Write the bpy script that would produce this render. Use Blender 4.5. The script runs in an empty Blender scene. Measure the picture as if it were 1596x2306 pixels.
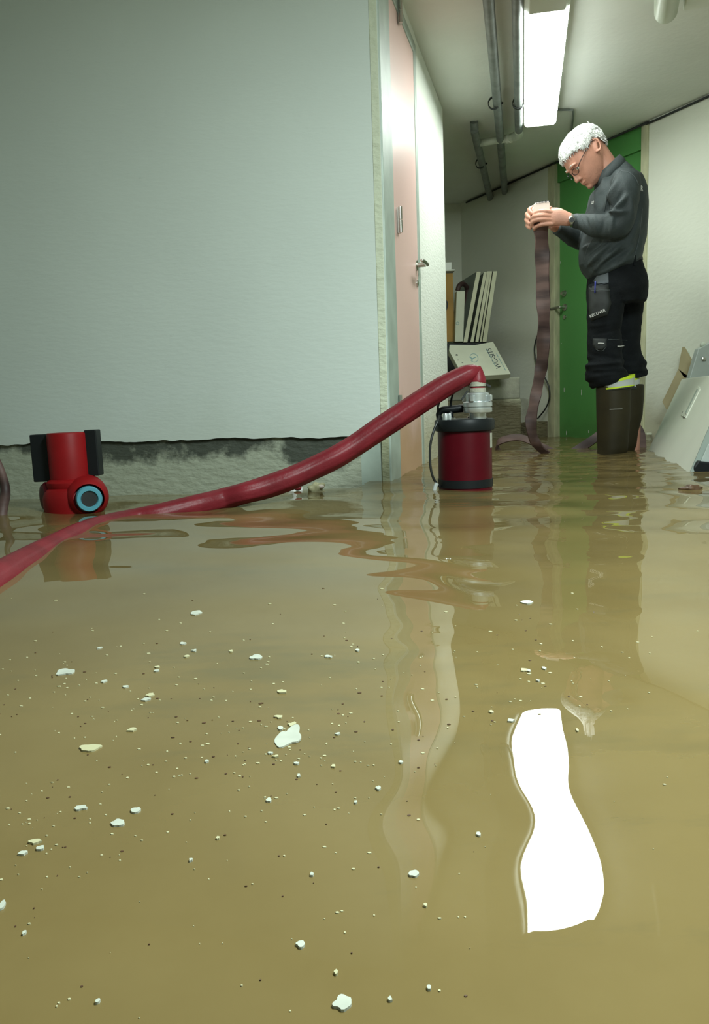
import bpy, bmesh, math, random
import numpy as np
from mathutils import Vector, Matrix, noise
random.seed(4)
rng = np.random.default_rng(7)
S = bpy.context.scene
COL = S.collection
PI = math.pi

# ------------------------------------------------------------------ camera
WZ = 0.12                    # flood level above the floor
CH = 0.31                    # lens above the water
CEIL = 2.07
FPX = 1800.0
PITCH = math.radians(7.84)
ROLL = math.radians(2.0)
CAM = np.array([0.0, 0.0, WZ + CH])
FW = np.array([0, math.cos(PITCH), -math.sin(PITCH)])
_U = np.array([0, math.sin(PITCH), math.cos(PITCH)])
RT = math.cos(ROLL) * np.array([1, 0, 0]) - math.sin(ROLL) * _U
UP = math.sin(ROLL) * np.array([1, 0, 0]) + math.cos(ROLL) * _U
cd = bpy.data.cameras.new('camera')
cam = bpy.data.objects.new('camera', cd)
COL.objects.link(cam)
cd.sensor_fit = 'VERTICAL'
cd.sensor_height = 36.0
cd.sensor_width = 36.0
cd.lens = FPX / 2306.0 * 36.0
cd.clip_start = 0.02
cam.matrix_world = Matrix(((RT[0], UP[0], -FW[0], CAM[0]), (RT[1], UP[1], -FW[1], CAM[1]),
                           (RT[2], UP[2], -FW[2], CAM[2]), (0, 0, 0, 1)))
S.camera = cam

# ------------------------------------------------------------------ world, light, exposure
w = bpy.data.worlds.new('world')
S.world = w
w.use_nodes = True
w.node_tree.nodes['Background'].inputs[0].default_value = (0.5, 0.6, 0.5, 1)
w.node_tree.nodes['Background'].inputs[1].default_value = 0.05
S.view_settings.view_transform = 'Standard'
S.view_settings.look = 'None'
S.view_settings.gamma = 1
S.view_settings.use_curve_mapping = False
S.view_settings.exposure = 0.0
S.cycles.max_bounces = 10
S.cycles.diffuse_bounces = 5
S.cycles.transparent_max_bounces = 12
S.cycles.caustics_reflective = False
S.cycles.sample_clamp_indirect = 6

LAMP_E = 32.0


def area(name, loc, target, sx, sy, power, color):
    d = bpy.data.lights.new(name, 'AREA')
    d.shape = 'RECTANGLE'
    d.size, d.size_y = sx, sy
    d.energy = power
    d.color = color
    o = bpy.data.objects.new(name, d)
    COL.objects.link(o)
    o.location = loc
    o.rotation_euler = (Vector(target) - Vector(loc)).to_track_quat('-Z', 'Y').to_euler()
    return o


# the second ceiling lamp of the basement, above and behind the camera
area('room_light', (0.92, 0.72, CEIL - 0.09), (0.85, 0.92, 0), 0.25, 1.3, 128.0, (0.85, 1.0, 0.97))


# ------------------------------------------------------------------ pixel helpers
def ray(x, y):
    return FW + RT * (x - 798) / FPX - UP * (y - 1153) / FPX


def atz(x, y, z=WZ):
    d = ray(x, y)
    return CAM + d * ((z - CAM[2]) / d[2])


def aty(x, y, Y):
    d = ray(x, y)
    return CAM + d * (Y / d[1])


def onp(x, y, p, n):
    d = ray(x, y)
    return CAM + d * (np.dot(np.array(p) - CAM, n) / np.dot(d, n))


# ------------------------------------------------------------------ materials
def mat(name, col, rough=0.6, metal=0.0, var=0.0, vscale=8.0, bump=0.0, bscale=60.0, col2=None, emis=None,
        estr=0.0, stretch=None, spec=0.5, coat=0.0):
    m = bpy.data.materials.new(name)
    m.use_nodes = True
    nt = m.node_tree
    b = nt.nodes['Principled BSDF']
    b.inputs['Base Color'].default_value = (*col, 1)
    b.inputs['Roughness'].default_value = rough
    b.inputs['Metallic'].default_value = metal
    b.inputs['Specular IOR Level'].default_value = spec
    b.inputs['Coat Weight'].default_value = coat
    co = nt.nodes.new('ShaderNodeTexCoord')
    mp = nt.nodes.new('ShaderNodeMapping')
    nt.links.new(co.outputs['Object'], mp.inputs['Vector'])
    if stretch:
        mp.inputs['Scale'].default_value = stretch
    if var or col2:
        n = nt.nodes.new('ShaderNodeTexNoise')
        n.inputs['Scale'].default_value = vscale
        n.inputs['Detail'].default_value = 6
        nt.links.new(mp.outputs[0], n.inputs['Vector'])
        r = nt.nodes.new('ShaderNodeValToRGB')
        c2 = col2 if col2 else tuple(c * (1 - var) for c in col)
        r.color_ramp.elements[0].position = 0.35
        r.color_ramp.elements[1].position = 0.65
        r.color_ramp.elements[0].color = (*c2, 1)
        r.color_ramp.elements[1].color = (*col, 1)
        nt.links.new(n.outputs['Fac'], r.inputs[0])
        nt.links.new(r.outputs[0], b.inputs['Base Color'])
    if bump:
        n = nt.nodes.new('ShaderNodeTexNoise')
        n.inputs['Scale'].default_value = bscale
        n.inputs['Detail'].default_value = 5
        nt.links.new(mp.outputs[0], n.inputs['Vector'])
        bp = nt.nodes.new('ShaderNodeBump')
        bp.inputs['Strength'].default_value = bump
        bp.inputs['Distance'].default_value = 0.01
        nt.links.new(n.outputs['Fac'], bp.inputs['Height'])
        nt.links.new(bp.outputs[0], b.inputs['Normal'])
    if emis:
        b.inputs['Emission Color'].default_value = (*emis, 1)
        b.inputs['Emission Strength'].default_value = estr
    return m


def node(nt, t, **kw):
    n = nt.nodes.new(t)
    for k, v in kw.items():
        setattr(n, k, v)
    return n


def wall_mat(name, base, dirt, top=0.45, fade=0.25, dirt_amt=0.8, streak=(1, 1, 6), bump=0.35):
    """painted plaster: dirt rising from the water line, brush streaks, small chips"""
    m = mat(name, base, 0.75)
    nt = m.node_tree
    b = nt.nodes['Principled BSDF']
    L = nt.links
    g = node(nt, 'ShaderNodeNewGeometry')
    sp = node(nt, 'ShaderNodeSeparateXYZ')
    L.new(g.outputs['Position'], sp.inputs[0])
    n1 = node(nt, 'ShaderNodeTexNoise')
    n1.inputs['Scale'].default_value = 2.6
    n1.inputs['Detail'].default_value = 8
    L.new(g.outputs['Position'], n1.inputs['Vector'])
    ma = node(nt, 'ShaderNodeMath', operation='MULTIPLY_ADD')
    ma.inputs[1].default_value = -0.5
    L.new(n1.outputs['Fac'], ma.inputs[0])
    L.new(sp.outputs['Z'], ma.inputs[2])
    mr = node(nt, 'ShaderNodeMapRange')
    mr.inputs['From Min'].default_value = top - 0.25 - fade
    mr.inputs['From Max'].default_value = top - 0.25
    mr.inputs['To Min'].default_value = dirt_amt
    mr.inputs['To Max'].default_value = 0.0
    L.new(ma.outputs[0], mr.inputs['Value'])
    mx = node(nt, 'ShaderNodeMixRGB')
    mx.inputs[1].default_value = (*base, 1)
    mx.inputs[2].default_value = (*dirt, 1)
    L.new(mr.outputs[0], mx.inputs[0])
    # faint patches
    n3 = node(nt, 'ShaderNodeTexNoise')
    n3.inputs['Scale'].default_value = 1.3
    n3.inputs['Detail'].default_value = 5
    L.new(g.outputs['Position'], n3.inputs['Vector'])
    r3 = node(nt, 'ShaderNodeMapRange')
    r3.inputs['From Min'].default_value = 0.35
    r3.inputs['From Max'].default_value = 0.75
    r3.inputs['To Min'].default_value = 0.0
    r3.inputs['To Max'].default_value = 0.22
    L.new(n3.outputs['Fac'], r3.inputs['Value'])
    mx2 = node(nt, 'ShaderNodeMixRGB')
    mx2.inputs[2].default_value = (*[c * 0.62 for c in base], 1)
    L.new(r3.outputs[0], mx2.inputs[0])
    L.new(mx.outputs[0], mx2.inputs[1])
    # specks and marks
    mp = node(nt, 'ShaderNodeMapping')
    mp.inputs['Scale'].default_value = streak
    L.new(g.outputs['Position'], mp.inputs['Vector'])
    n4 = node(nt, 'ShaderNodeTexNoise')
    n4.inputs['Scale'].default_value = 9
    n4.inputs['Detail'].default_value = 9
    n4.inputs['Roughness'].default_value = 0.7
    L.new(mp.outputs[0], n4.inputs['Vector'])
    r4 = node(nt, 'ShaderNodeMapRange')
    r4.inputs['From Min'].default_value = 0.66
    r4.inputs['From Max'].default_value = 0.76
    r4.inputs['To Max'].default_value = 0.55
    L.new(n4.outputs['Fac'], r4.inputs['Value'])
    mx3 = node(nt, 'ShaderNodeMixRGB')
    mx3.inputs[2].default_value = (*[c * 0.6 for c in base], 1)
    L.new(r4.outputs[0], mx3.inputs[0])
    L.new(mx2.outputs[0], mx3.inputs[1])
    L.new(mx3.outputs[0], b.inputs['Base Color'])
    n5 = node(nt, 'ShaderNodeTexNoise')
    n5.inputs['Scale'].default_value = 22
    n5.inputs['Detail'].default_value = 7
    L.new(mp.outputs[0], n5.inputs['Vector'])
    bp = node(nt, 'ShaderNodeBump')
    bp.inputs['Strength'].default_value = bump
    bp.inputs['Distance'].default_value = 0.012
    L.new(n5.outputs['Fac'], bp.inputs['Height'])
    L.new(bp.outputs[0], b.inputs['Normal'])
    return m


M = {}
M['wall_big'] = wall_mat('painted_plaster', (0.60, 0.66, 0.62), (0.42, 0.46, 0.34), top=0.42, dirt_amt=0.25, streak=(1, 1, 3.2), bump=0.10)
M['wall_base'] = wall_mat('bare_plinth', (0.52, 0.58, 0.52), (0.26, 0.26, 0.15), top=0.42, fade=0.10, dirt_amt=0.6, streak=(1, 1, 2), bump=0.7)
def plinth_mat(m):
    nt = m.node_tree
    L = nt.links
    b = nt.nodes['Principled BSDF']
    old = b.inputs['Base Color'].links[0].from_socket
    g = node(nt, 'ShaderNodeNewGeometry')
    sp = node(nt, 'ShaderNodeSeparateXYZ')
    L.new(g.outputs['Position'], sp.inputs[0])
    n = node(nt, 'ShaderNodeTexNoise')
    n.inputs['Scale'].default_value = 3.3
    n.inputs['Detail'].default_value = 9
    n.inputs['Roughness'].default_value = 0.65
    L.new(g.outputs['Position'], n.inputs['Vector'])
    zf = node(nt, 'ShaderNodeMapRange')
    zf.inputs['From Min'].default_value = 0.15
    zf.inputs['From Max'].default_value = 0.29
    zf.inputs['To Min'].default_value = -0.16
    zf.inputs['To Max'].default_value = 0.15
    L.new(sp.outputs['Z'], zf.inputs['Value'])
    ad = node(nt, 'ShaderNodeMath', operation='ADD')
    L.new(n.outputs['Fac'], ad.inputs[0])
    L.new(zf.outputs[0], ad.inputs[1])
    r = node(nt, 'ShaderNodeMapRange')
    r.inputs['From Min'].default_value = 0.50
    r.inputs['From Max'].default_value = 0.60
    r.inputs['To Max'].default_value = 0.92
    L.new(ad.outputs[0], r.inputs['Value'])
    mx = node(nt, 'ShaderNodeMixRGB')
    mx.inputs[2].default_value = (0.035, 0.042, 0.032, 1)
    L.new(r.outputs[0], mx.inputs[0])
    L.new(old, mx.inputs[1])
    L.new(mx.outputs[0], b.inputs['Base Color'])


plinth_mat(M['wall_base'])
M['wall_right'] = wall_mat('white_wall', (0.70, 0.72, 0.62), (0.33, 0.30, 0.17), top=0.40, fade=0.25, dirt_amt=0.7, streak=(1, 1, 2), bump=0.2)
M['wall_col'] = wall_mat('white_pier', (0.76, 0.80, 0.72), (0.42, 0.38, 0.20), top=0.46, fade=0.25, dirt_amt=0.7, streak=(1, 1, 4), bump=0.25)
M['ceiling'] = mat('ceiling_paint', (0.74, 0.77, 0.71), 0.85, var=0.12, vscale=1.2, bump=0.2, bscale=30)
M['masonry'] = wall_mat('old_masonry', (0.50, 0.50, 0.36), (0.12, 0.10, 0.05), top=0.50, fade=0.12, dirt_amt=0.95, streak=(1, 1, 3), bump=1.0)
M['concrete'] = mat('concrete', (0.40, 0.40, 0.32), 0.9, var=0.35, vscale=9, bump=0.6, bscale=40)
M['cream'] = mat('cream_wood', (0.55, 0.55, 0.36), 0.6, var=0.4, vscale=14, bump=0.4, bscale=30, stretch=(1, 1, 0.3))
M['frame'] = mat('grey_green_frame', (0.42, 0.50, 0.44), 0.45, var=0.2, vscale=10)
M['pink'] = wall_mat('pink_door_paint', (0.84, 0.58, 0.53), (0.50, 0.30, 0.12), top=0.42, fade=0.16, dirt_amt=0.75, streak=(1, 1, 1), bump=0.05)
M['pink'].node_tree.nodes['Principled BSDF'].inputs['Roughness'].default_value = 0.36
M['green'] = wall_mat('green_door_paint', (0.085, 0.285, 0.075), (0.07, 0.20, 0.05), top=0.30, fade=0.1, dirt_amt=0.5, streak=(1, 1, 1), bump=0.06)
M['green'].node_tree.nodes['Principled BSDF'].inputs['Roughness'].default_value = 0.4
M['steel'] = mat('worn_steel', (0.50, 0.50, 0.46), 0.28, 1.0)
M['alu'] = mat('cast_aluminium', (0.62, 0.66, 0.66), 0.36, 0.75, var=0.2, vscale=30)
M['pipe'] = mat('grey_pipe_paint', (0.20, 0.225, 0.21), 0.5, var=0.35, vscale=12, bump=0.1)
M['pvc'] = mat('pale_plastic_pipe', (0.55, 0.60, 0.50), 0.35)
M['black'] = mat('black_rubber', (0.008, 0.010, 0.011), 0.45, spec=0.2)
M['blackm'] = mat('black_matt', (0.02, 0.024, 0.024), 0.7, var=0.4, vscale=20)
M['red_pump'] = mat('dark_red_enamel', (0.085, 0.002, 0.007), 0.38, var=0.3, vscale=5, spec=0.15)
M['red_bright'] = mat('red_enamel', (0.25, 0.006, 0.008), 0.5, spec=0.18, var=0.2, vscale=9)
M['blue_ring'] = mat('teal_blue_paint', (0.08, 0.30, 0.38), 0.45)
M['white_pl'] = mat('white_plastic', (0.68, 0.71, 0.62), 0.35, var=0.08, vscale=3)
M['card'] = mat('cardboard', (0.50, 0.42, 0.25), 0.85, var=0.15, vscale=8)
M['brown_card'] = mat('brown_cardboard', (0.42, 0.25, 0.07), 0.85, var=0.2, vscale=6)
M['pale_card'] = mat('white_carton', (0.62, 0.64, 0.50), 0.7, var=0.1, vscale=8)
M['panel_edge'] = mat('cream_board_edge', (0.60, 0.60, 0.42), 0.6)
M['panel_face'] = mat('grey_board_face', (0.25, 0.29, 0.26), 0.6)  # shade on the pale boards' left face, put into the colour
M['cabinet'] = mat('grey_cabinet_metal', (0.45, 0.50, 0.47), 0.4, var=0.1)
M['ink'] = mat('dark_print', (0.05, 0.06, 0.07), 0.7)
M['teal_ink'] = mat('teal_print', (0.20, 0.35, 0.36), 0.7)
M['light_print'] = mat('pale_print', (0.62, 0.62, 0.60), 0.6)
M['skin'] = mat('skin', (0.56, 0.27, 0.19), 0.5, var=0.22, vscale=14, bump=0.15, bscale=120)
M['hair'] = mat('white_hair', (0.74, 0.75, 0.73), 0.55, var=0.35, vscale=22, stretch=(1, 1, 1))
M['jacket'] = mat('dark_grey_fleece', (0.040, 0.052, 0.054), 0.72, var=0.25, vscale=14, bump=0.25, bscale=160, spec=0.35)
M['seam'] = mat('seam_thread', (0.085, 0.10, 0.105), 0.7)
M['trouser'] = mat('black_workwear', (0.009, 0.011, 0.013), 0.85, var=0.4, vscale=16, bump=0.3, bscale=120, spec=0.15)
M['trouser2'] = mat('blue_grey_patch', (0.10, 0.115, 0.13), 0.75)
M['hivis'] = mat('yellow_hivis_band', (0.55, 0.72, 0.02), 0.5)
M['reflex'] = mat('silver_reflective_band', (0.46, 0.49, 0.48), 0.4)
M['boot'] = mat('olive_rubber', (0.030, 0.024, 0.010), 0.5, spec=0.25, var=0.3, vscale=7)
M['hose'] = mat('red_rubber_hose', (0.185, 0.016, 0.024), 0.42, var=0.3, vscale=10, bump=0.12, bscale=90, spec=0.2)
M['hose_brown'] = mat('worn_brown_hose', (0.125, 0.072, 0.062), 0.6, col2=(0.030, 0.013, 0.012), vscale=5.5, stretch=(.5, .5, 3.2))
M['hose_pale'] = mat('pale_hose_lining', (0.72, 0.62, 0.56), 0.6)
M['glass'] = mat('lens_glass', (0.5, 0.45, 0.42), 0.1)
M['lamp_on'] = mat('lit_diffuser', (0.9, 0.9, 0.9), 0.5, emis=(0.92, 1.0, 0.94), estr=LAMP_E)
M['flake'] = mat('paint_flake', (0.42, 0.44, 0.37), 0.6, var=0.15, vscale=60)
M['flake2'] = mat('cream_paint_flake', (0.40, 0.38, 0.23), 0.6)
M['leaf'] = mat('brown_scrap', (0.09, 0.045, 0.02), 0.5, var=0.4, vscale=60)
M['cord'] = mat('black_cable', (0.015, 0.017, 0.016), 0.4)


# ------------------------------------------------------------------ mesh helpers
def tag(o, label=None, cat=None, group=None, kind=None):
    if label: o['label'] = label
    if cat: o['category'] = cat
    if group: o['group'] = group
    if kind: o['kind'] = kind
    return o


def empty(name, loc, label, cat, group=None):
    o = bpy.data.objects.new(name, None)
    o.empty_display_size = 0.05
    COL.objects.link(o)
    o.location = [float(v) for v in loc]
    bpy.context.view_layer.update()
    return tag(o, label, cat, group)


class MB:
    def __init__(s):
        s.v, s.f = [], []

    def add(s, vs, fs):
        b = len(s.v)
        s.v += [tuple(float(c) for c in v) for v in vs]
        s.f += [tuple(b + i for i in f) for f in fs]
        return s

    def box(s, c, sz, R=None):
        c = np.array(c, float)
        h = np.array(sz, float) / 2
        vs = []
        for i in (-1, 1):
            for j in (-1, 1):
                for k in (-1, 1):
                    p = np.array([i, j, k]) * h
                    if R is not None: p = R @ p
                    vs.append(c + p)
        return s.add(vs, [(0, 1, 3, 2), (4, 6, 7, 5), (0, 4, 5, 1), (2, 3, 7, 6), (0, 2, 6, 4), (1, 5, 7, 3)])

    def prism(s, poly, vec):
        """poly: 3D outline, vec: extrusion"""
        n = len(poly)
        vec = np.array(vec, float)
        a = [np.array(p, float) for p in poly]
        vs = a + [p + vec for p in a]
        fs = [tuple(range(n))[::-1], tuple(range(n, 2 * n))]
        fs += [(i, (i + 1) % n, n + (i + 1) % n, n + i) for i in range(n)]
        return s.add(vs, fs)

    def loft(s, rings, cap=True, closed=True):
        n = len(rings[0])
        vs = [p for r in rings for p in r]
        fs = []
        for k in range(len(rings) - 1):
            for i in range(n if closed else n - 1):
                j = (i + 1) % n
                fs.append((k * n + i, k * n + j, (k + 1) * n + j, (k + 1) * n + i))
        if cap:
            fs.append(tuple(range(n))[::-1])
            fs.append(tuple(range((len(rings) - 1) * n, len(rings) * n)))
        return s.add(vs, fs)

    def tube(s, pts, rad, seg=14, cap=True, res=6, flat=None, side=None, round_caps=False):
        P, Rr, Fl = spline(pts, rad, res, flat)
        T = np.gradient(P, axis=0)
        T /= np.linalg.norm(T, axis=1)[:, None] + 1e-9
        ref = np.array(side, float) if side is not None else np.array([0, 0, 1.0])
        if side is None and abs(T[0] @ ref) > 0.9: ref = np.array([0, 1.0, 0])
        rings = []
        u = None
        for k in range(len(P)):
            if u is None:
                u = ref - T[k] * (ref @ T[k])
            else:
                u = u - T[k] * (u @ T[k])
            u /= np.linalg.norm(u) + 1e-9
            v = np.cross(T[k], u)
            rings.append([P[k] + Rr[k] * (math.cos(a) * u + math.sin(a) * v * Fl[k]) for a in
                          [2 * PI * i / seg for i in range(seg)]])
        if round_caps:
            def capr(k, sgn):
                out = []
                c = P[k]
                for t in (0.35, 0.7, 0.92):
                    sc = math.sqrt(1 - t * t)
                    out.append([c + sgn * T[k] * Rr[k] * t + (p - c) * sc for p in rings[k]])
                return out
            rings = capr(0, -1)[::-1] + rings + capr(len(P) - 1, 1)
        return s.loft(rings, cap)

    def ell(s, c, r, R=None, n=12, m=16):
        rings = []
        for i in range(1, n):
            t = PI * i / n
            ring = []
            for j in range(m):
                a = 2 * PI * j / m
                p = np.array([math.sin(t) * math.cos(a) * r[0], math.sin(t) * math.sin(a) * r[1], math.cos(t) * r[2]])
                if R is not None: p = R @ p
                ring.append(np.array(c) + p)
            rings.append(ring[::-1])
        return s.loft(rings)

    def lathe(s, c, prof, seg=40, axis=(0, 0, 1), hollow=False):
        """prof: list of (r, h)"""
        ax = np.array(axis, float)
        ax /= np.linalg.norm(ax)
        a0 = np.array([1, 0, 0]) if abs(ax[0]) < 0.9 else np.array([0, 1, 0])
        uu = np.cross(ax, a0)
        uu /= np.linalg.norm(uu)
        vv = np.cross(ax, uu)
        rings = [[np.array(c) + ax * h + r * (math.cos(t) * uu + math.sin(t) * vv) for t in
                  [2 * PI * i / seg for i in range(seg)]] for r, h in (list(prof) + [prof[0]] if hollow else prof)]
        return s.loft(rings, cap=not hollow)

    def build(s, name, m, parent=None, smooth=False, bevel=0.0, sub=0, angle=None):
        me = bpy.data.meshes.new(name)
        me.from_pydata(s.v, [], s.f)
        me.validate()
        bm = bmesh.new()
        bm.from_mesh(me)
        bmesh.ops.recalc_face_normals(bm, faces=bm.faces)
        bm.to_mesh(me)
        bm.free()
        o = bpy.data.objects.new(name, me)
        COL.objects.link(o)
        if isinstance(m, (list, tuple)):
            for q in m: me.materials.append(q)
        else:
            me.materials.append(m)
        if bevel:
            b = o.modifiers.new('bevel', 'BEVEL')
            b.width = bevel
            b.segments = 2
            b.limit_method = 'ANGLE'
        if sub:
            b = o.modifiers.new('sub', 'SUBSURF')
            b.levels = b.render_levels = sub
        if smooth:
            for p in me.polygons: p.use_smooth = True
            if angle:
                me.set_sharp_from_angle(angle=math.radians(angle))
        if parent: attach(o, parent)
        return o


def attach(o, parent):
    bpy.context.view_layer.update()
    o.parent = parent
    o.matrix_parent_inverse = parent.matrix_world.inverted()


def spline(pts, rad, res=6, flat=None):
    pts = np.array(pts, float)
    n = len(pts)
    rad = np.array(rad if hasattr(rad, '__len__') else [rad] * n, float)
    flat = np.array(flat if hasattr(flat, '__len__') else [1.0 if flat is None else flat] * n, float)
    Q = np.column_stack([pts, rad, flat])
    if n < 3 or res <= 1:
        return Q[:, :3], Q[:, 3], Q[:, 4]
    E = np.vstack([2 * Q[0] - Q[1], Q, 2 * Q[-1] - Q[-2]])
    out = []
    for i in range(n - 1):
        p0, p1, p2, p3 = E[i], E[i + 1], E[i + 2], E[i + 3]
        for k in range(res):
            t = k / res
            out.append(0.5 * (2 * p1 + (p2 - p0) * t + (2 * p0 - 5 * p1 + 4 * p2 - p3) * t * t + (3 * p1 - p0 - 3 * p2 + p3) * t ** 3))
    out.append(Q[-1])
    out = np.array(out)
    return out[:, :3], np.maximum(out[:, 3], 1e-4), out[:, 4]


def remesh(mb, voxel, smooth_it=3, fac=0.5):
    """fuse overlapping closed shells of a MB into one continuous surface; returns verts, faces"""
    me = bpy.data.meshes.new('tmp')
    me.from_pydata(mb.v, [], mb.f)
    bm = bmesh.new()
    bm.from_mesh(me)
    bmesh.ops.recalc_face_normals(bm, faces=bm.faces)
    bm.to_mesh(me)
    bm.free()
    o = bpy.data.objects.new('tmp', me)
    COL.objects.link(o)
    r = o.modifiers.new('r', 'REMESH')
    r.mode = 'VOXEL'
    r.voxel_size = voxel
    if smooth_it:
        sm = o.modifiers.new('s', 'SMOOTH')
        sm.iterations = smooth_it
        sm.factor = fac
    dg = bpy.context.evaluated_depsgraph_get()
    dg.update()
    ev = o.evaluated_get(dg)
    m2 = bpy.data.meshes.new_from_object(ev)
    bpy.data.objects.remove(o)
    bpy.data.meshes.remove(me)
    return m2


def from_mesh(name, me, m, parent=None, disp=None, smooth=True):
    me.name = name
    n = len(me.vertices)
    if disp is not None:
        co = np.empty(n * 3)
        me.vertices.foreach_get('co', co)
        co = co.reshape(-1, 3)
        no = np.array([v.normal[:] for v in me.vertices])
        co = co + no * disp(co, no)[:, None]
        me.vertices.foreach_set('co', co.ravel())
    me.materials.clear()
    me.materials.append(m)
    me.polygons.foreach_set('use_smooth', [smooth] * len(me.polygons))
    me.update()
    o = bpy.data.objects.new(name, me)
    COL.objects.link(o)
    if parent: attach(o, parent)
    return o


def text(name, s, size, org, right, up, m, parent, ext=0.0006, align='LEFT'):
    """flat lettering standing at org, running along right with its tops along up"""
    c = bpy.data.curves.new(name, 'FONT')
    c.body = s
    c.size = size
    c.extrude = ext
    c.align_x = align
    o = bpy.data.objects.new('tmp', c)
    COL.objects.link(o)
    dg = bpy.context.evaluated_depsgraph_get()
    dg.update()
    me = bpy.data.meshes.new_from_object(o.evaluated_get(dg))
    bpy.data.objects.remove(o)
    r = np.array(right, float)
    r /= np.linalg.norm(r)
    u = np.array(up, float)
    u -= r * (u @ r)
    u /= np.linalg.norm(u)
    n = np.cross(r, u)
    Mx = Matrix(((r[0], u[0], n[0], org[0]), (r[1], u[1], n[1], org[1]), (r[2], u[2], n[2], org[2]), (0, 0, 0, 1)))
    me.transform(Mx)
    me.materials.clear()
    me.materials.append(m)
    q = bpy.data.objects.new(name, me)
    COL.objects.link(q)
    attach(q, parent)
    return q


def struct(o):
    o['kind'] = 'structure'
    return o


# ------------------------------------------------------------------ room shell
class Wall:
    """vertical plane: p0 + s*d, normal n into the room"""

    def __init__(s, p0, p1, side):
        s.p0 = np.array([p0[0], p0[1], 0.0])
        v = np.array([p1[0] - p0[0], p1[1] - p0[1], 0.0])
        s.len = np.linalg.norm(v)
        s.d = v / s.len
        s.n = np.array([s.d[1], -s.d[0], 0]) * side

    def px(s, x, y, off=0.0):
        return onp(x, y, s.p0 + s.n * off, s.n)

    def s_of(s, x, y, off=0.0):
        return float((s.px(x, y, off) - s.p0) @ s.d)

    def P(s, t, z, off=0.0):
        return s.p0 + s.d * t + s.n * off + np.array([0, 0, z])

    def slab(s, mb, s0, s1, z0, z1, o0, o1):
        a, b = s.P(s0, z0, o0), s.P(s1, z0, o0)
        poly = [a, b, s.P(s1, z1, o0), s.P(s0, z1, o0)]
        return mb.prism(poly, s.n * (o1 - o0))


def line_pt(y, x0, y0, k):
    return x0 + (y - y0) * k


CRN = (0.145, 3.066)                        # corner of the big wall and the pink door wall
BW = Wall((-2.6, 3.066 + 0.14 * 2.745), CRN, 1)      # big wall, normal towards -y
LW = Wall(CRN, (0.60, 4.90), 1)             # pink door wall, runs away from the camera
RW = Wall((3.95, 0.67), (1.06, 6.96), -1)   # long oblique wall with the green door, runs away
# fix: right wall line passes the measured ceiling points
RW = Wall((1.529 + 0.46 * 5.2, 5.937 - 5.2), (1.529 - 0.46 * 1.16, 5.937 + 1.16), -1)
FC = RW.P(RW.len, 0)                        # far corner
K = Wall((-0.25, 7.16), (FC[0], FC[1]), 1)  # far back wall
if BW.n[1] > 0: BW.n = -BW.n
if LW.n[0] < 0: LW.n = -LW.n
if RW.n[0] > 0: RW.n = -RW.n
if K.n[1] > 0: K.n = -K.n

mb = MB()
mb.box((0.6, 2.7, -0.05), (8.4, 11.0, 0.1))
fl = mat('flooded_floor', (0.30, 0.24, 0.10), 0.9, var=0.4, vscale=2.2, bump=0.3, bscale=20)
floor = struct(mb.build('floor', fl))
mb = MB()
mb.box((0.6, 2.7, CEIL + 0.05), (8.4, 11.0, 0.1))
ceiling = struct(mb.build('ceiling', M['ceiling']))

# big wall: core with bare plinth, and a proud plaster coat ending in a ragged edge
PLZ = 0.305
mb = MB()
BW.slab(mb, -0.2, BW.len - 0.0, 0, CEIL, -0.16, -0.012)
struct(mb.build('wall_front', M['wall_base']))
mb = MB()
n = 240
lo, hi, lo2, hi2 = [], [], [], []
for i in range(n + 1):
    t = -0.2 + (BW.len + 0.2 - 0.001) * i / n
    px = t * 9
    e = PLZ + 0.010 * noise.noise(Vector((px * 0.6, 0, 1))) + 0.006 * noise.noise(Vector((px * 3, 2, 1))) - 0.006 * (t - BW.len + 1.0)
    lo.append(BW.P(t, e, 0.004))
    lo2.append(BW.P(t, e + 0.004, -0.0125))
    hi.append(BW.P(t, CEIL, 0.004))
    hi2.append(BW.P(t, CEIL, -0.0125))
vs = lo + hi + hi2 + lo2
N1 = n + 1
fs = []
for i in range(n):
    fs += [(i, i + 1, N1 + i + 1, N1 + i), (N1 + i, N1 + i + 1, 2 * N1 + i + 1, 2 * N1 + i),
           (2 * N1 + i, 2 * N1 + i + 1, 3 * N1 + i + 1, 3 * N1 + i), (3 * N1 + i, 3 * N1 + i + 1, i + 1, i)]
fs += [(0, N1, 2 * N1, 3 * N1), (n, 3 * N1 + n, 2 * N1 + n, N1 + n)]
mb.add(vs, fs)
struct(mb.build('trim_1', M['wall_big']))
# narrow cream repair strip beside the door frame
mb = MB()
s0, s1 = BW.s_of(853, 800), BW.len - 0.004
BW.slab(mb, s0, s1, 0.0, CEIL - 0.002, 0.0, 0.0065)
struct(mb.build('trim_2', wall_mat('cream_repair', (0.58, 0.62, 0.48), (0.25, 0.26, 0.15), top=0.46, fade=0.1, dirt_amt=0.85, streak=(1, 1, 2), bump=0.8), bevel=0.002))

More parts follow.
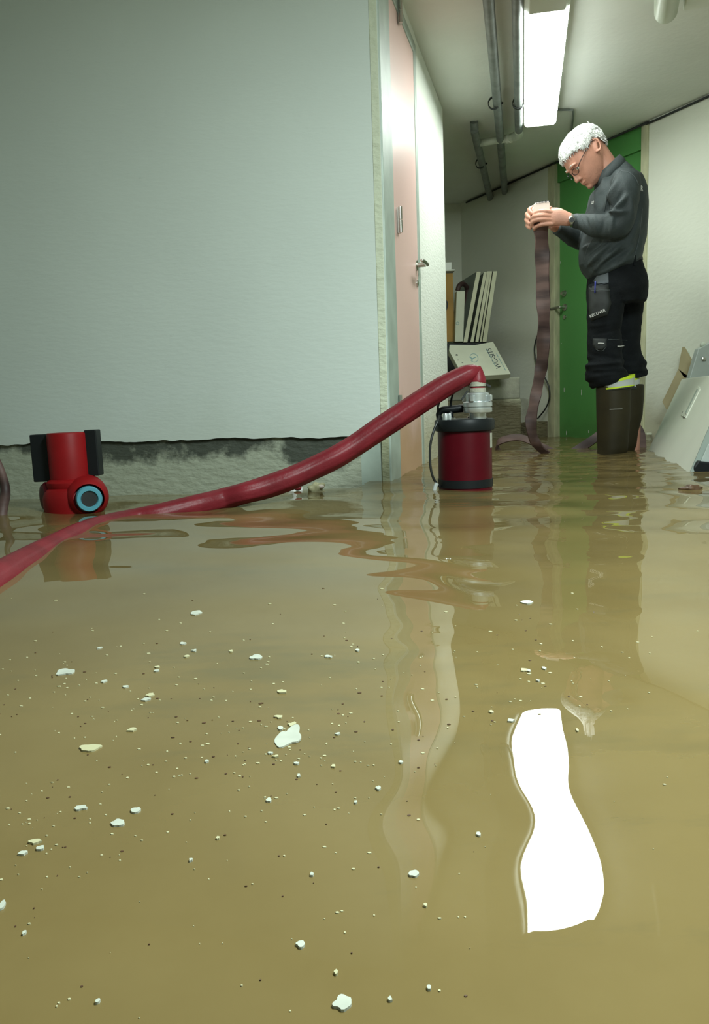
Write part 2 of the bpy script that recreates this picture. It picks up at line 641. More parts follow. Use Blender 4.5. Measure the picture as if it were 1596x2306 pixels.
# pink door wall
sA = LW.s_of(893, 700)
sB = LW.s_of(943, 640)
sC = LW.s_of(1001, 500)
zt = LW.px(940, 75)[2]
print('pink door', sA, sB, sC, 'top', zt)
zt = min(max(zt, 1.86), 1.98)
mb = MB()
LW.slab(mb, sB + 0.055, sC, 0, CEIL, -0.22, 0.0)
struct(mb.build('wall_left', M['wall_col'], bevel=0.006))
mb = MB()
LW.slab(mb, -0.02, sB + 0.055, zt + 0.05, CEIL, -0.16, 0.0)
struct(mb.build('wall_over_door', M['wall_col']))
mb = MB()      # steel frame of the pink door
LW.slab(mb, 0.0, sA - 0.015, 0, zt + 0.05, -0.12, 0.004)
LW.slab(mb, sB, sB + 0.055, 0, zt + 0.05, -0.12, 0.001)
LW.slab(mb, sA, sB, zt, zt + 0.05, -0.12, 0.001)
struct(mb.build('trim_3', M['frame'], bevel=0.004))
mb = MB()
LW.slab(mb, sA - 0.015, sB, 0.0, zt, -0.06, -0.003)
door1 = struct(mb.build('door_1', M['pink'], bevel=0.002))


def tubepx(mb, pl, rad, **kw):
    return mb.tube(pl, rad, **kw)


h = LW.px(942, 600, 0.0)
mb = MB()
q0 = h + LW.d * -0.035
mb.lathe(q0 - LW.n * 0.006, [(0.024, 0), (0.024, 0.006), (0.011, 0.008), (0.010, 0.045)], axis=LW.n, seg=20)
a = q0 + LW.n * 0.045
mb.tube([a - LW.d * -0.006, a - LW.d * 0.02, a - LW.d * 0.09, a - LW.d * 0.12 + LW.n * -0.004], [0.009, 0.0095, 0.009, 0.008], round_caps=True)
mb.lathe(q0 + np.array([0, 0, -0.08]) - LW.n * 0.006, [(0.016, 0), (0.016, 0.008), (0.008, 0.01)], axis=LW.n, seg=16)
mb.build('handle', M['steel'], door1, smooth=True, angle=40)
for y in (495, 22, 918):
    hp = LW.px(895, y, 0.0)
    mb = MB()
    for dz in (-0.026, 0.026):
        mb.lathe(hp + np.array([0, 0, dz]) + LW.n * 0.012, [(0.0075, -0.024), (0.0075, 0.024)], seg=12)
    mb.box(hp + LW.n * 0.003 + LW.d * 0.014, (0.02, 0.008, 0.10), np.column_stack([LW.d, LW.n, [0, 0, 1]]))
    mb.build('hinge', M['steel'], door1, smooth=True, angle=40)

# alcove behind the pier
mb = MB()
e = LW.P(sC, 0)
mb.prism([e, (-0.30, e[1] + 0.1, 0), (-0.30, e[1] - 0.06, 0), LW.P(sC - 0.05, 0, -0.2)], (0, 0, CEIL))
struct(mb.build('wall_alcove_front', M['wall_right']))
mb = MB()
mb.prism([(-0.30, e[1], 0), (-0.30, 7.3, 0), (-0.42, 7.3, 0), (-0.42, e[1], 0)], (0, 0, CEIL))
struct(mb.build('wall_alcove_side', M['wall_right']))
mb = MB()
K.slab(mb, -0.1, K.len + 0.2, 0, CEIL, -0.14, 0.0)
struct(mb.build('wall_back', M['wall_right']))

# right wall in two stretches around the green door
gl = RW.s_of(1250, 650)       # left edge of the door (far)
gr = RW.s_of(1441, 650)       # right edge of the door (near)
gf = RW.s_of(1456, 650)
print('green door', gl, gr, gf, 'len', RW.len, 'width', gl - gr)
mb = MB()
RW.slab(mb, -0.6, gf, 0, CEIL, -0.16, 0)
struct(mb.build('wall_right', M['wall_right']))
mb = MB()
RW.slab(mb, gl + 0.075, RW.len + 0.1, 0, CEIL, -0.16, 0)
struct(mb.build('wall_right_far', M['wall_right']))
zg = RW.px(1400, 318)[2]
print('green door top', zg)
zg = 1.93
mb = MB()
RW.slab(mb, gr, gl, 0, zg, -0.09, -0.04)
door2 = struct(mb.build('door_2', M['green'], bevel=0.002))
mb = MB()
RW.slab(mb, gr, gl, zg, CEIL, -0.12, -0.020)
struct(mb.build('trim_4', M['green']))
mb = MB()
RW.slab(mb, gf, gr, 0, CEIL - 0.01, -0.1, 0.010)
struct(mb.build('trim_5', M['cream'], bevel=0.003))
mb = MB()
RW.slab(mb, gl, gl + 0.075, 0, CEIL - 0.01, -0.1, 0.008)
struct(mb.build('trim_6', M['cream'], bevel=0.003))
Rm = np.column_stack([RW.d, RW.n, [0, 0, 1]])
mb = MB()
k1 = RW.px(1271, 661, -0.04)
mb.lathe(k1, [(0.022, 0), (0.022, 0.008), (0.014, 0.012), (0.013, 0.03)], axis=RW.n, seg=18)
mb.build('cylinder_lock', M['steel'], door2, smooth=True, angle=40)
mb = MB()
k1 = RW.px(1272, 692, -0.04)
mb.lathe(k1, [(0.024, 0), (0.024, 0.006), (0.011, 0.010), (0.010, 0.05)], axis=RW.n, seg=18)
a = k1 + RW.n * 0.05
mb.tube([a, a + RW.d * 0.03, a + RW.d * 0.10], 0.009, round_caps=True)
mb.lathe(k1 + np.array([0, 0, -0.07]), [(0.014, 0), (0.014, 0.008)], axis=RW.n, seg=18)
mb.build('handle', M['steel'], door2, smooth=True, angle=40)
# chips in the green paint
for (x, y, hh) in ((1262, 591, .016), (1270, 878, .03), (1309, 884, .04), (1275, 975, .03), (1325, 972, .02), (1264, 773, .004), (1443, 425, .05)):
    q = RW.px(x, y, -0.0395)
    mb = MB()
    hw = 0.0035
    mb.prism([q + RW.d * -hw - (0, 0, hh / 2), q + RW.d * hw - (0, 0, hh / 2.4), q + RW.d * hw * .8 + (0, 0, hh / 2), q - RW.d * hw * .6 + (0, 0, hh / 2)], RW.n * 0.0006)
    mb.build('paint_chip', M['light_print'], door2)

# remaining walls of the basement, out of the picture
mb = MB()
p = RW.P(-0.5, 0)
mb.prism([(-2.75, -1.4, 0), (p[0] + .1, -1.4, 0), (p[0] + .1, -1.55, 0), (-2.75, -1.55, 0)], (0, 0, CEIL))
struct(mb.build('wall_rear', M['wall_big']))
mb = MB()
mb.prism([(p[0] - .1, -1.5, 0), (p[0] + .05, -1.5, 0), (p[0] + .05, 0.6, 0), (p[0] - .1, 0.6, 0)], (0, 0, CEIL))
struct(mb.build('wall_right_near', M['wall_right']))
mb = MB()
mb.prism([(-2.6, -1.5, 0), (-2.6, 3.6, 0), (-2.75, 3.6, 0), (-2.75, -1.5, 0)], (0, 0, CEIL))
struct(mb.build('wall_left_side', M['wall_big']))

# masonry plinth at the foot of the far right wall (ragged)
def ragged(name, wall, s0, s1, z0, z1, depth, m, amp=0.02, seed=0, n=50):
    rings = []
    for i in range(n + 1):
        t = s0 + (s1 - s0) * i / n
        a = noise.noise(Vector((t * 6, seed, 0))) * amp
        b = noise.noise(Vector((t * 9, seed, 5))) * amp
        c = noise.noise(Vector((t * 7, seed, 9))) * amp
        rings.append([wall.P(t, z0, -0.02), wall.P(t, z0, depth + a), wall.P(t, z0 + (z1 - z0) * .5, depth + c),
                      wall.P(t, z1 + b - 0.012, depth + a * .5), wall.P(t, z1 + b, depth - 0.012), wall.P(t, z1 + b, -0.02)])
    q = MB().loft(rings)
    return struct(q.build(name, m))


s1170 = RW.s_of(1172, 880)
s1230 = RW.s_of(1238, 940)
ragged('baseboard_lower', RW, gl + 0.09, RW.len - 0.02, 0, RW.px(1180, 948)[2], 0.10, M['masonry'], 0.022, 3)
ragged('baseboard_right', RW, s1170 - 0.10, RW.len - 0.02, 0.1, RW.px(1150, 899)[2], 0.16, M['pale_card'] if False else M['concrete'], 0.006, 8)

# ------------------------------------------------------------------ flood water
# (x, y, sigma, amplitude): broad swells in the foreground
RBF = [(0.0, 0.652, 0.048, -0.005244), (0.0, 0.69, 0.048, -0.00155), (0.0, 0.728, 0.048, -0.001553), (0.0, 0.766, 0.048, -0.006412), (0.0, 0.842, 0.048, -0.007531), (0.034, 0.5, 0.048, -0.004777), (0.034, 0.538, 0.048, -0.000568), (0.034, 0.614, 0.048, -0.004407), (0.034, 0.652, 0.048, 0.007843), (0.034, 0.69, 0.048, 0.002125), (0.034, 0.728, 0.048, 0.003551), (0.034, 0.766, 0.048, 0.010106), (0.034, 0.804, 0.048, 0.001054), (0.034, 0.842, 0.048, 0.015358), (0.034, 0.88, 0.048, -0.00583), (0.034, 0.918, 0.048, 0.001935), (0.034, 0.956, 0.048, -0.000693), (0.034, 0.994, 0.048, -0.004504), (0.034, 1.032, 0.048, 0.008344), (0.034, 1.07, 0.048, -0.007998), (0.034, 1.108, 0.048, 0.00494), (0.034, 1.146, 0.048, -0.002018), (0.068, 0.5, 0.048, 0.006478), (0.068, 0.538, 0.048, -0.000172), (0.068, 0.576, 0.048, -0.00146), (0.068, 0.614, 0.048, 0.006876), (0.068, 0.652, 0.048, -0.007582), (0.068, 0.69, 0.048, -0.003645), (0.068, 0.728, 0.048, -0.010859), (0.068, 0.766, 0.048, -0.011937), (0.068, 0.804, 0.048, -0.008976), (0.068, 0.842, 0.048, -0.013116), (0.068, 0.88, 0.048, -0.001163), (0.068, 0.918, 0.048, 0.004007), (0.068, 0.956, 0.048, -0.003384), (0.068, 0.994, 0.048, -0.001258), (0.068, 1.032, 0.048, -0.002353), (0.068, 1.07, 0.048, 0.000402), (0.068, 1.108, 0.048, -0.002397), (0.068, 1.146, 0.048, 0.001964), (0.068, 1.222, 0.048, -0.003147), (0.068, 1.26, 0.048, 0.004536), (0.068, 1.298, 0.048, -0.003495), (0.068, 1.336, 0.048, 0.002081), (0.102, 0.5, 0.048, -0.008515), (0.102, 0.538, 0.048, 0.008528), (0.102, 0.576, 0.048, -0.014634), (0.102, 0.614, 0.048, 0.003802), (0.102, 0.652, 0.048, -0.00497), (0.102, 0.69, 0.048, 0.009193), (0.102, 0.728, 0.048, 0.01362), (0.102, 0.766, 0.048, 0.009202), (0.102, 0.804, 0.048, 0.015063), (0.102, 0.842, 0.048, 0.002359), (0.102, 0.88, 0.048, 0.009095), (0.102, 0.918, 0.048, -0.010341), (0.102, 0.956, 0.048, 0.002518), (0.102, 0.994, 0.048, 0.012723), (0.102, 1.032, 0.048, -0.010061), (0.102, 1.07, 0.048, 0.008678), (0.102, 1.108, 0.048, -0.000152), (0.102, 1.146, 0.048, -0.002181), (0.102, 1.222, 0.048, 0.001034), (0.102, 1.26, 0.048, 0.000548), (0.102, 1.298, 0.048, -0.004612), (0.102, 1.336, 0.048, 7.3e-05), (0.136, 0.5, 0.048, -0.002558), (0.136, 0.538, 0.048, 0.001593), (0.136, 0.576, 0.048, 0.007923), (0.136, 0.614, 0.048, 0.00095), (0.136, 0.652, 0.048, 0.002965), (0.136, 0.69, 0.048, -0.008219), (0.136, 0.728, 0.048, -0.014097), (0.136, 0.766, 0.048, -0.013232), (0.136, 0.804, 0.048, -0.006927), (0.136, 0.842, 0.048, -0.010286), (0.136, 0.88, 0.048, 0.004217), (0.136, 0.918, 0.048, -0.001274), (0.136, 0.956, 0.048, 0.001135), (0.136, 0.994, 0.048, -0.006395), (0.136, 1.032, 0.048, -0.001751), (0.136, 1.07, 0.048, 0.002821), (0.136, 1.108, 0.048, -0.005697), (0.136, 1.146, 0.048, 0.002857), (0.136, 1.222, 0.048, 0.000508), (0.136, 1.26, 0.048, -0.002364), (0.136, 1.298, 0.048, 0.002388), (0.136, 1.336, 0.048, 0.000722), (0.17, 0.5, 0.048, 0.007662), (0.17, 0.538, 0.048, -0.014419), (0.17, 0.576, 0.048, 0.002585), (0.17, 0.614, 0.048, -0.013619), (0.17, 0.652, 0.048, 0.004038), (0.17, 0.69, 0.048, -0.001639), (0.17, 0.728, 0.048, 0.014962), (0.17, 0.766, 0.048, 0.009541), (0.17, 0.804, 0.048, 0.005387), (0.17, 0.842, 0.048, 0.00211), (0.17, 0.88, 0.048, -0.00143), (0.17, 0.918, 0.048, -0.003794), (0.17, 0.956, 0.048, 0.005213), (0.17, 0.994, 0.048, -0.003932), (0.17, 1.032, 0.048, 0.007559), (0.17, 1.07, 0.048, -0.005146), (0.17, 1.108, 0.048, 0.003255), (0.17, 1.146, 0.048, 0.000358), (0.17, 1.184, 0.048, -0.001848), (0.17, 1.222, 0.048, 0.001345), (0.17, 1.26, 0.048, -0.001996), (0.17, 1.298, 0.048, 0.005111), (0.17, 1.336, 0.048, 0.00074), (0.204, 0.5, 0.048, -0.001441), (0.204, 0.538, 0.048, 0.008586), (0.204, 0.576, 0.048, 0.001679), (0.204, 0.614, 0.048, 0.004393), (0.204, 0.652, 0.048, 0.002643), (0.204, 0.69, 0.048, -0.00577), (0.204, 0.728, 0.048, -0.005441), (0.204, 0.766, 0.048, -0.01627), (0.204, 0.804, 0.048, 0.000135), (0.204, 0.994, 0.048, -0.001681), (0.204, 1.07, 0.048, 0.000123), (0.204, 1.108, 0.048, -0.000812), (0.204, 1.222, 0.048, -0.000319), (0.204, 1.26, 0.048, 0.001918), (0.204, 1.298, 0.048, -0.003695), (0.204, 1.336, 0.048, -0.004786), (0.238, 0.5, 0.048, -0.005823), (0.238, 0.538, 0.048, 0.002875), (0.238, 0.576, 0.048, -0.009609), (0.238, 0.614, 0.048, 0.004053), (0.238, 0.652, 0.048, -0.00904), (0.238, 0.69, 0.048, 0.011322), (0.238, 0.728, 0.048, -0.004741), (0.238, 0.766, 0.048, 0.017517), (0.238, 0.804, 0.048, -0.005483), (0.238, 1.26, 0.048, -0.000512), (0.238, 1.298, 0.048, 0.001016), (0.272, 0.69, 0.048, -0.004382), (0.272, 0.728, 0.048, -0.000777), (0.272, 0.766, 0.048, -0.00622)]



def wave(X, Y):
    h = np.zeros_like(X)
    def band(lo, hi, w=0.5):
        return 1 / (1 + np.exp(-(Y - lo) / w * 4)) * (1 / (1 + np.exp((Y - hi) / w * 4)))
    r = np.random.default_rng(11)
    # fine ripples spreading in the corridor
    for _ in range(26):
        lam = r.uniform(0.045, 0.16)
        ang = PI / 2 + r.normal(0, 0.35)
        k = 2 * PI / lam
        ph = r.uniform(0, 6.28)
        cx, cy = r.uniform(-1, 3, 2)
        h += band(3.1, 9, 0.8) * lam * 0.0031 * np.sin(k * (X * math.cos(ang) + Y * math.sin(ang) + 0.05 * np.sin(X * 3 + cx)) + ph)
    # medium swell
    for _ in range(14):
        lam = r.uniform(0.16, 0.5)
        ang = PI / 2 + r.normal(0, 0.6)
        k = 2 * PI / lam
        ph = r.uniform(0, 6.28)
        h += (0.22 + 1.0 * band(1.6, 4.5, 0.8)) * lam * 0.0019 * np.sin(k * (X * math.cos(ang) + Y * math.sin(ang)) + ph)
    for (cx, cy, sg, am) in RBF:
        h += am * np.exp(-((X - cx) ** 2 + (Y - cy) ** 2) / (2 * sg * sg))
    # rings around the boots and the pump
    for (cx, cy, lam, am) in ((1.40, 4.25, 0.075, 0.0007), (0.37, 2.75, 0.06, 0.00035)):
        R_ = np.hypot(X - cx, Y - cy)
        h += am * np.sin(2 * PI * R_ / lam) * np.exp(-R_ / 0.45)
    return h


xs = np.concatenate([np.linspace(-2.75, -1.3, 40, endpoint=False), np.arange(-1.3, 2.4, 0.009), np.linspace(2.4, 4.6, 50)])
ys = np.concatenate([np.linspace(-1.45, 0.25, 30, endpoint=False), np.arange(0.25, 2.6, 0.010), np.arange(2.6, 7.3, 0.0095)])
GX, GY = np.meshgrid(xs, ys)
GZ = WZ + wave(GX, GY)
nx, ny = len(xs), len(ys)
me = bpy.data.meshes.new('flood_water')
ii = (np.arange(ny - 1)[:, None] * nx + np.arange(nx - 1)[None, :]).ravel()
quads = np.column_stack([ii, ii + 1, ii + nx + 1, ii + nx])
CX, CY = GX.ravel()[quads[:, 0]], GY.ravel()[quads[:, 0]]
inside = ((CX - RW.p0[0]) * RW.n[0] + (CY - RW.p0[1]) * RW.n[1] > -0.03)
inside &= ~((CX < CRN[0]) & ((CX - BW.p0[0]) * BW.n[0] + (CY - BW.p0[1]) * BW.n[1] < -0.045))
inside &= ~((CY > 2.9) & (CY < 4.9) & ((CX - LW.p0[0]) * LW.n[0] + (CY - LW.p0[1]) * LW.n[1] < -0.09))
inside &= (CX > -2.63) & (CY > -1.42) & ~((CX > CRN[0] - 3) & (CX < -0.32) & (CY > 3.6)) & (CY < 7.2)
quads = quads[inside]
used = np.unique(quads)
remap = np.full(nx * ny, -1)
remap[used] = np.arange(len(used))
quads = remap[quads]
me.vertices.add(len(used))
me.vertices.foreach_set('co', np.column_stack([GX.ravel()[used], GY.ravel()[used], GZ.ravel()[used]]).ravel())
me.loops.add(quads.size)
me.loops.foreach_set('vertex_index', quads.ravel())
me.polygons.add(len(quads))
me.polygons.foreach_set('loop_start', np.arange(0, quads.size, 4))
me.polygons.foreach_set('loop_total', np.full(len(quads), 4))
me.polygons.foreach_set('use_smooth', np.ones(len(quads), bool))
me.update()
me.validate()
mw = bpy.data.materials.new('murky_water')
mw.use_nodes = True
nt = mw.node_tree
nt.nodes.clear()
L = nt.links
out = node(nt, 'ShaderNodeOutputMaterial')
fr = node(nt, 'ShaderNodeFresnel')
fr.inputs['IOR'].default_value = 1.37
gl_ = node(nt, 'ShaderNodeBsdfGlossy')
gl_.inputs['Roughness'].default_value = 0.0
gl_.inputs['Color'].default_value = (0.93, 0.93, 0.93, 1)
tr = node(nt, 'ShaderNodeBsdfTransparent')
tr.inputs['Color'].default_value = (0.80, 0.74, 0.50, 1)
df = node(nt, 'ShaderNodeBsdfDiffuse')
geo = node(nt, 'ShaderNodeNewGeometry')
nz = node(nt, 'ShaderNodeTexNoise')
nz.inputs['Scale'].default_value = 1.6
nz.inputs['Detail'].default_value = 7
nz.inputs['Roughness'].default_value = 0.6
L.new(geo.outputs['Position'], nz.inputs['Vector'])
rp = node(nt, 'ShaderNodeValToRGB')
rp.color_ramp.elements[0].position = 0.3
rp.color_ramp.elements[1].position = 0.7
rp.color_ramp.elements[0].color = (0.150, 0.106, 0.038, 1)
rp.color_ramp.elements[1].color = (0.222, 0.165, 0.068, 1)
L.new(nz.outputs['Fac'], rp.inputs[0])
n2 = node(nt, 'ShaderNodeTexNoise')
n2.inputs['Scale'].default_value = 1.1
n2.inputs['Detail'].default_value = 9
n2.inputs['Roughness'].default_value = 0.72
mp2 = node(nt, 'ShaderNodeMapping')
mp2.inputs['Scale'].default_value = (0.8, 2.6, 1)
mp2.inputs['Location'].default_value = (3.1, 1.7, 0)
L.new(geo.outputs['Position'], mp2.inputs['Vector'])
L.new(mp2.outputs[0], n2.inputs['Vector'])
mr2 = node(nt, 'ShaderNodeMapRange')
mr2.inputs['From Min'].default_value = 0.56
mr2.inputs['From Max'].default_value = 0.68
mr2.inputs['To Max'].default_value = 0.55
L.new(n2.outputs['Fac'], mr2.inputs['Value'])
mxw = node(nt, 'ShaderNodeMixRGB')
mxw.inputs[2].default_value = (0.10, 0.095, 0.05, 1)
L.new(mr2.outputs[0], mxw.inputs[0])
L.new(rp.outputs[0], mxw.inputs[1])
L.new(mxw.outputs[0], df.inputs['Color'])
m1 = node(nt, 'ShaderNodeMixShader')
m1.inputs[0].default_value = 0.72
L.new(tr.outputs[0], m1.inputs[1])
L.new(df.outputs[0], m1.inputs[2])
m2 = node(nt, 'ShaderNodeMixShader')
L.new(fr.outputs[0], m2.inputs[0])
L.new(m1.outputs[0], m2.inputs[1])
L.new(gl_.outputs[0], m2.inputs[2])
L.new(m2.outputs[0], out.inputs[0])
me.materials.append(mw)
water = bpy.data.objects.new('flood_water', me)
COL.objects.link(water)
tag(water, 'murky brown flood water covering the whole basement floor', 'water', kind='stuff')


# ------------------------------------------------------------------ ceiling lamp
def quad_at(z):
    return [atz(1183, 288, z), atz(1249, 278, z), atz(1277, 25, z), atz(1186, 30, z)]


zl = CEIL - 0.085
q = quad_at(zl)
cf, cn = (q[0] + q[1]) / 2, (q[2] + q[3]) / 2
ld = cn - cf
ll = np.linalg.norm(ld)
ld /= ll
ls = np.cross(ld, [0, 0, 1.0])
lw = 0.178
print('lamp', cf, cn, 'len', ll, np.linalg.norm(q[0] - q[1]), np.linalg.norm(q[2] - q[3]))
base = (cf + cn) / 2
lamp = empty('ceiling_lamp', (base[0], base[1], CEIL), 'long white lit fluorescent lamp on the corridor ceiling above the man', 'lamp')


def lprof(w, z0, z1, r=0.02):
    return [(-w / 2, z1), (-w / 2, z0 + r), (-w / 2 + r, z0), (w / 2 - r, z0), (w / 2, z0 + r), (w / 2, z1)]


def lsec(t, pr):
    c = cf + ld * t
    return [np.array([c[0], c[1], 0]) + ls * a + np.array([0, 0, b]) for a, b in pr]


mb = MB().loft([lsec(0.0, lprof(lw, zl, zl + 0.018, .012)), lsec(ll, lprof(lw, zl, zl + 0.018, .012))])
mb.build('diffuser', M['lamp_on'], lamp)
mb = MB().loft([lsec(-0.012, lprof(lw + .006, zl + 0.016, CEIL - 0.001, .004)), lsec(ll + 0.13, lprof(lw + .006, zl + 0.016, CEIL - 0.001, .004))])
mb.build('housing', M['white_pl'], lamp)
mb = MB().loft([lsec(ll + 0.002, lprof(lw + .004, zl - .002, CEIL - 0.03)), lsec(ll + 0.13, lprof(lw + .004, zl - .002, CEIL - 0.03))])
mb.build('end_cap', M['pvc'], lamp, bevel=0.003)
mb = MB().loft([lsec(-0.012, lprof(lw + .004, zl - .001, CEIL - 0.03)), lsec(-0.001, lprof(lw + .004, zl - .001, CEIL - 0.03))])
mb.build('end_cap', M['pvc'], lamp)

# ------------------------------------------------------------------ pipes under the ceiling
def pipe(name, label, pts, r, m, clamps=(), cat='pipe'):
    o = MB().tube(pts, r, seg=18, res=5).build(name, m, smooth=True, angle=60)
    tag(o, label, cat)
    for (c, d) in clamps:
        c = np.array(c, float)
        d = np.array(d, float) / np.linalg.norm(d)
        k = MB()
        k.lathe(c, [(r + .005, -.011), (r + .009, -.011), (r + .009, .011), (r + .005, .011)], axis=d, seg=18, hollow=True)
        k.tube([c + (0, 0, r), (c[0], c[1], CEIL)], 0.005, seg=8, res=1)
        sdir = np.cross(d, [0, 0, 1.0])
        k.tube([c + sdir * (r + .004), c + sdir * (r + .024) + (0, 0, -.006)], 0.006, seg=8, res=1)
        k.build('pipe_clamp', M['blackm'], o)
    return o


zp = CEIL - 0.055
A1, A2 = atz(1086, -160, zp), atz(1137, 440, zp)
d1 = A2 - A1
rr = 0.024
end = A2 + d1 / np.linalg.norm(d1) * 0.22
pipe('ceiling_pipe', 'long grey painted ceiling pipe running past the left of the lamp to the far corner',
     [A1, A1 + d1 * .5, A2, end, end + (0.03, .03, -0.03), end + (0.035, .035, -0.09)], rr, M['pipe'],
     [(atz(1112, 232, zp), d1), (atz(1137, 440, zp), d1)])
B1, B2 = atz(1163, -160, zp), atz(1168, 296, zp)
d2 = B2 - B1
pipe('ceiling_pipe', 'grey painted ceiling pipe directly beside the lamp, ending in a white elbow', [B1, B1 + d2 * .5, B2], rr, M['pipe'], [(atz(1167, 232, zp), d2)])
C1 = atz(1069, 300, zp)
C2 = atz(1105, 452, zp)
d3 = C2 - C1
pipe('ceiling_pipe', 'short grey ceiling pipe with a dark elbow beside the far alcove', [C1 - d3 * .03 + (0, 0, .05), C1 - d3 * .01 + (0, 0, .02), C1 + d3 * .03, C1 + d3 * .5, C2, C2 + (0.02, .1, -.01), C2 + (.03, .12, -.06)], rr, M['pipe'],
     [(atz(1081, 368, zp), d3), (atz(1105, 452, zp), d3)])
e0 = B2
e1 = atz(1081, 322, zp)
cr = tag(MB().tube([e0 - d2 * .012, e0 + d2 * .02, e0 + d2 * .035 + (e1 - e0) * .08, e0 + d2 * .035 + (e1 - e0) * .2, e1 + (0, 0, 0)], [.026, .029, .029, .024, .022], seg=20, res=6).build('cross_pipe', M['pvc'], smooth=True),
         'short white plastic cross pipe with elbow linking two grey ceiling pipes', 'pipe')
kk = e0 + d2 * .035 + (e1 - e0) * .26
MB().lathe(kk, [(.022, -.012), (.030, -.012), (.030, .012), (.022, .012)], axis=(e1 - e0), seg=20, hollow=True).build('pipe_collar', M['white_pl'], cr, smooth=True, angle=40)
# thick white pipe top right
zt_ = CEIL - 0.075
w0, w1 = atz(1528, -150, zt_), atz(1500, 25, zt_)
dw = (w1 - w0) / np.linalg.norm(w1 - w0)
wp = tag(MB().tube([w0, w0 + (w1 - w0) * .6, w1 - dw * .03, w1 + dw * .02 + (0, 0, .012), w1 + dw * .035 + (0, 0, .07)], [.044, .044, .045, .047, .047], seg=24, res=6).build('drain_pipe', M['pvc'], smooth=True),
         'thick white drain pipe turning up into the ceiling at top right', 'pipe')
b0 = atz(1590, -20, CEIL - .03)
tag(MB().box(b0 + (0.02, 0.0, 0.0), (0.16, 0.20, 0.055), np.column_stack([dw, np.cross([0, 0, 1], dw), [0, 0, 1]])).build('junction_box', M['white_pl'], bevel=.006), 'pale ceiling box beside the thick white drain pipe', 'box')
# conduit from lamp and the cable along the wall top
zc = CEIL - 0.008
tag(MB().tube([atz(1252, 248, zc), atz(1282, 248, zc), atz(1290, 252, zc), atz(1287, 290, zc), atz(1281, 345, zc)], 0.006, seg=8).build('conduit', M['pipe'], smooth=True),
    'thin grey conduit on the ceiling bending from the lamp toward the wall', 'conduit')
tag(MB().tube([RW.P(1.0, CEIL - .014, .01), RW.P(3.0, CEIL - .016, .01), RW.P(4.2, CEIL - .012, .011), RW.P(gf - .03, CEIL - .015, .01), RW.P(gr, CEIL - .013, .02), RW.P(gl, CEIL - .014, .02), RW.P(RW.len - .1, CEIL - .014, .01)], 0.007, seg=8).build('cable', M['blackm'], smooth=True),
    'dark cable following the top edge of the right wall', 'cable')
# bracket over the pink door
bq = LW.px(951, 62, 0.02)
tag(MB().box(bq, (0.10, 0.035, 0.04), np.column_stack([LW.d, LW.n, [0, 0, 1]])).box(bq + LW.d * .03 + LW.n * .02, (0.03, .02, .05), np.column_stack([LW.d, LW.n, [0, 0, 1]])).build('wall_bracket', M['pipe'], bevel=.003),
    'small dark bracket on the wall above the pink door corner', 'bracket')

# ------------------------------------------------------------------ stored things in the alcove
Zb = RW.px(1150, 852)[2]
# concrete block on the ledge
s_l, s_r = RW.s_of(1030, 875), s1170
YB = 6.05
x0, x1 = aty(1003, 870, YB)[0], aty(1171, 870, YB)[0]
zt0 = aty(1100, 851, YB)[2]
zb0 = aty(1100, 900, YB)[2]
mb = MB().box(((x0 + x1) / 2 - .1, YB + .17, (zt0 + zb0) / 2), (x1 - x0 + .2, 0.34, zt0 - zb0))
blk = tag(mb.build('concrete_block', M['concrete'], bevel=.01), 'long grey concrete block on the ledge under the tilted white carton', 'block')
zl0 = aty(1100, 945, 5.98)[2]
mb = MB().box(((x0 + x1) / 2 - .06, YB + .10, zb0 / 2), (x1 - x0 + .12, 0.26, zb0))
tag(mb.build('masonry_ledge', M['masonry'], bevel=.012), 'low pale masonry ledge rising from the water under the concrete block', 'ledge', )

# dark carton that carries the boards, behind the tilted carton
def boxq(name, x0, y0, x1, y1, Y, depth, m, label, cat, parent=None, lean=0.0, bevel=.004):
    a, b = aty(x0, y1, Y), aty(x1, y0, Y)
    poly = [(a[0], Y, a[2]), (b[0], Y, a[2]), (b[0] + lean, Y, b[2]), (a[0] + lean, Y, b[2])]
    o = MB().prism(poly, (0, depth, 0)).build(name, m, parent, bevel=bevel)
    if label: tag(o, label, cat)
    return o


zs = aty(1060, 771, 6.25)[2]
a_, b_ = aty(1000, 800, 6.2)[0], aty(1118, 800, 6.2)[0]
tag(MB().box(((a_ + b_) / 2 - .05, 6.20 + .2, (zt0 + zs) / 2), (b_ - a_ - .03, .34, zs - zt0 - .004)).build('storage_crate', M['blackm'], bevel=.01),
    'dark crate under the leaning boards, hidden behind the tilted carton', 'crate')
# leaning boards: five slabs seen edge-on
Yp = 6.22
edges = [(1052, 768, 1082, 612, 9), (1066, 769, 1096, 613, 7), (1077, 769, 1104, 611, 7), (1086, 768, 1110, 611, 6), (1095, 767, 1119, 611, 11)]
labs = ['grey faced board leaning leftmost of five stacked boards', 'cream edged board second from the left of five leaning boards',
        'cream edged board in the middle of five leaning boards', 'cream edged board second from the right of five leaning boards',
        'thickest cream edged board, rightmost of five leaning boards']
for i, (xb, yb, xt, yt, wd) in enumerate(edges):
    dp = np.array([-0.02, 0.52, 0]) if i else np.array([-0.06, 0.52, 0])
    P = [aty(xb - wd, yb, Yp), aty(xb, yb, Yp), aty(xt, yt, Yp), aty(xt - wd, yt, Yp)]
    if i: dp = np.array([0.0, 0.40 - .05 * i, 0])
    for p_ in P[:2]: p_[2] = zs
    o = MB().prism(P, dp * (.9 if i else 1)).build('leaning_board', [M['panel_edge'], M['panel_face']], bevel=0)
    for f in o.data.polygons:
        if f.normal.x < -0.6: f.material_index = 1  # left-facing sides get the painted shade
    tag(o, labs[i], 'board', 'boards leaning in the alcove')
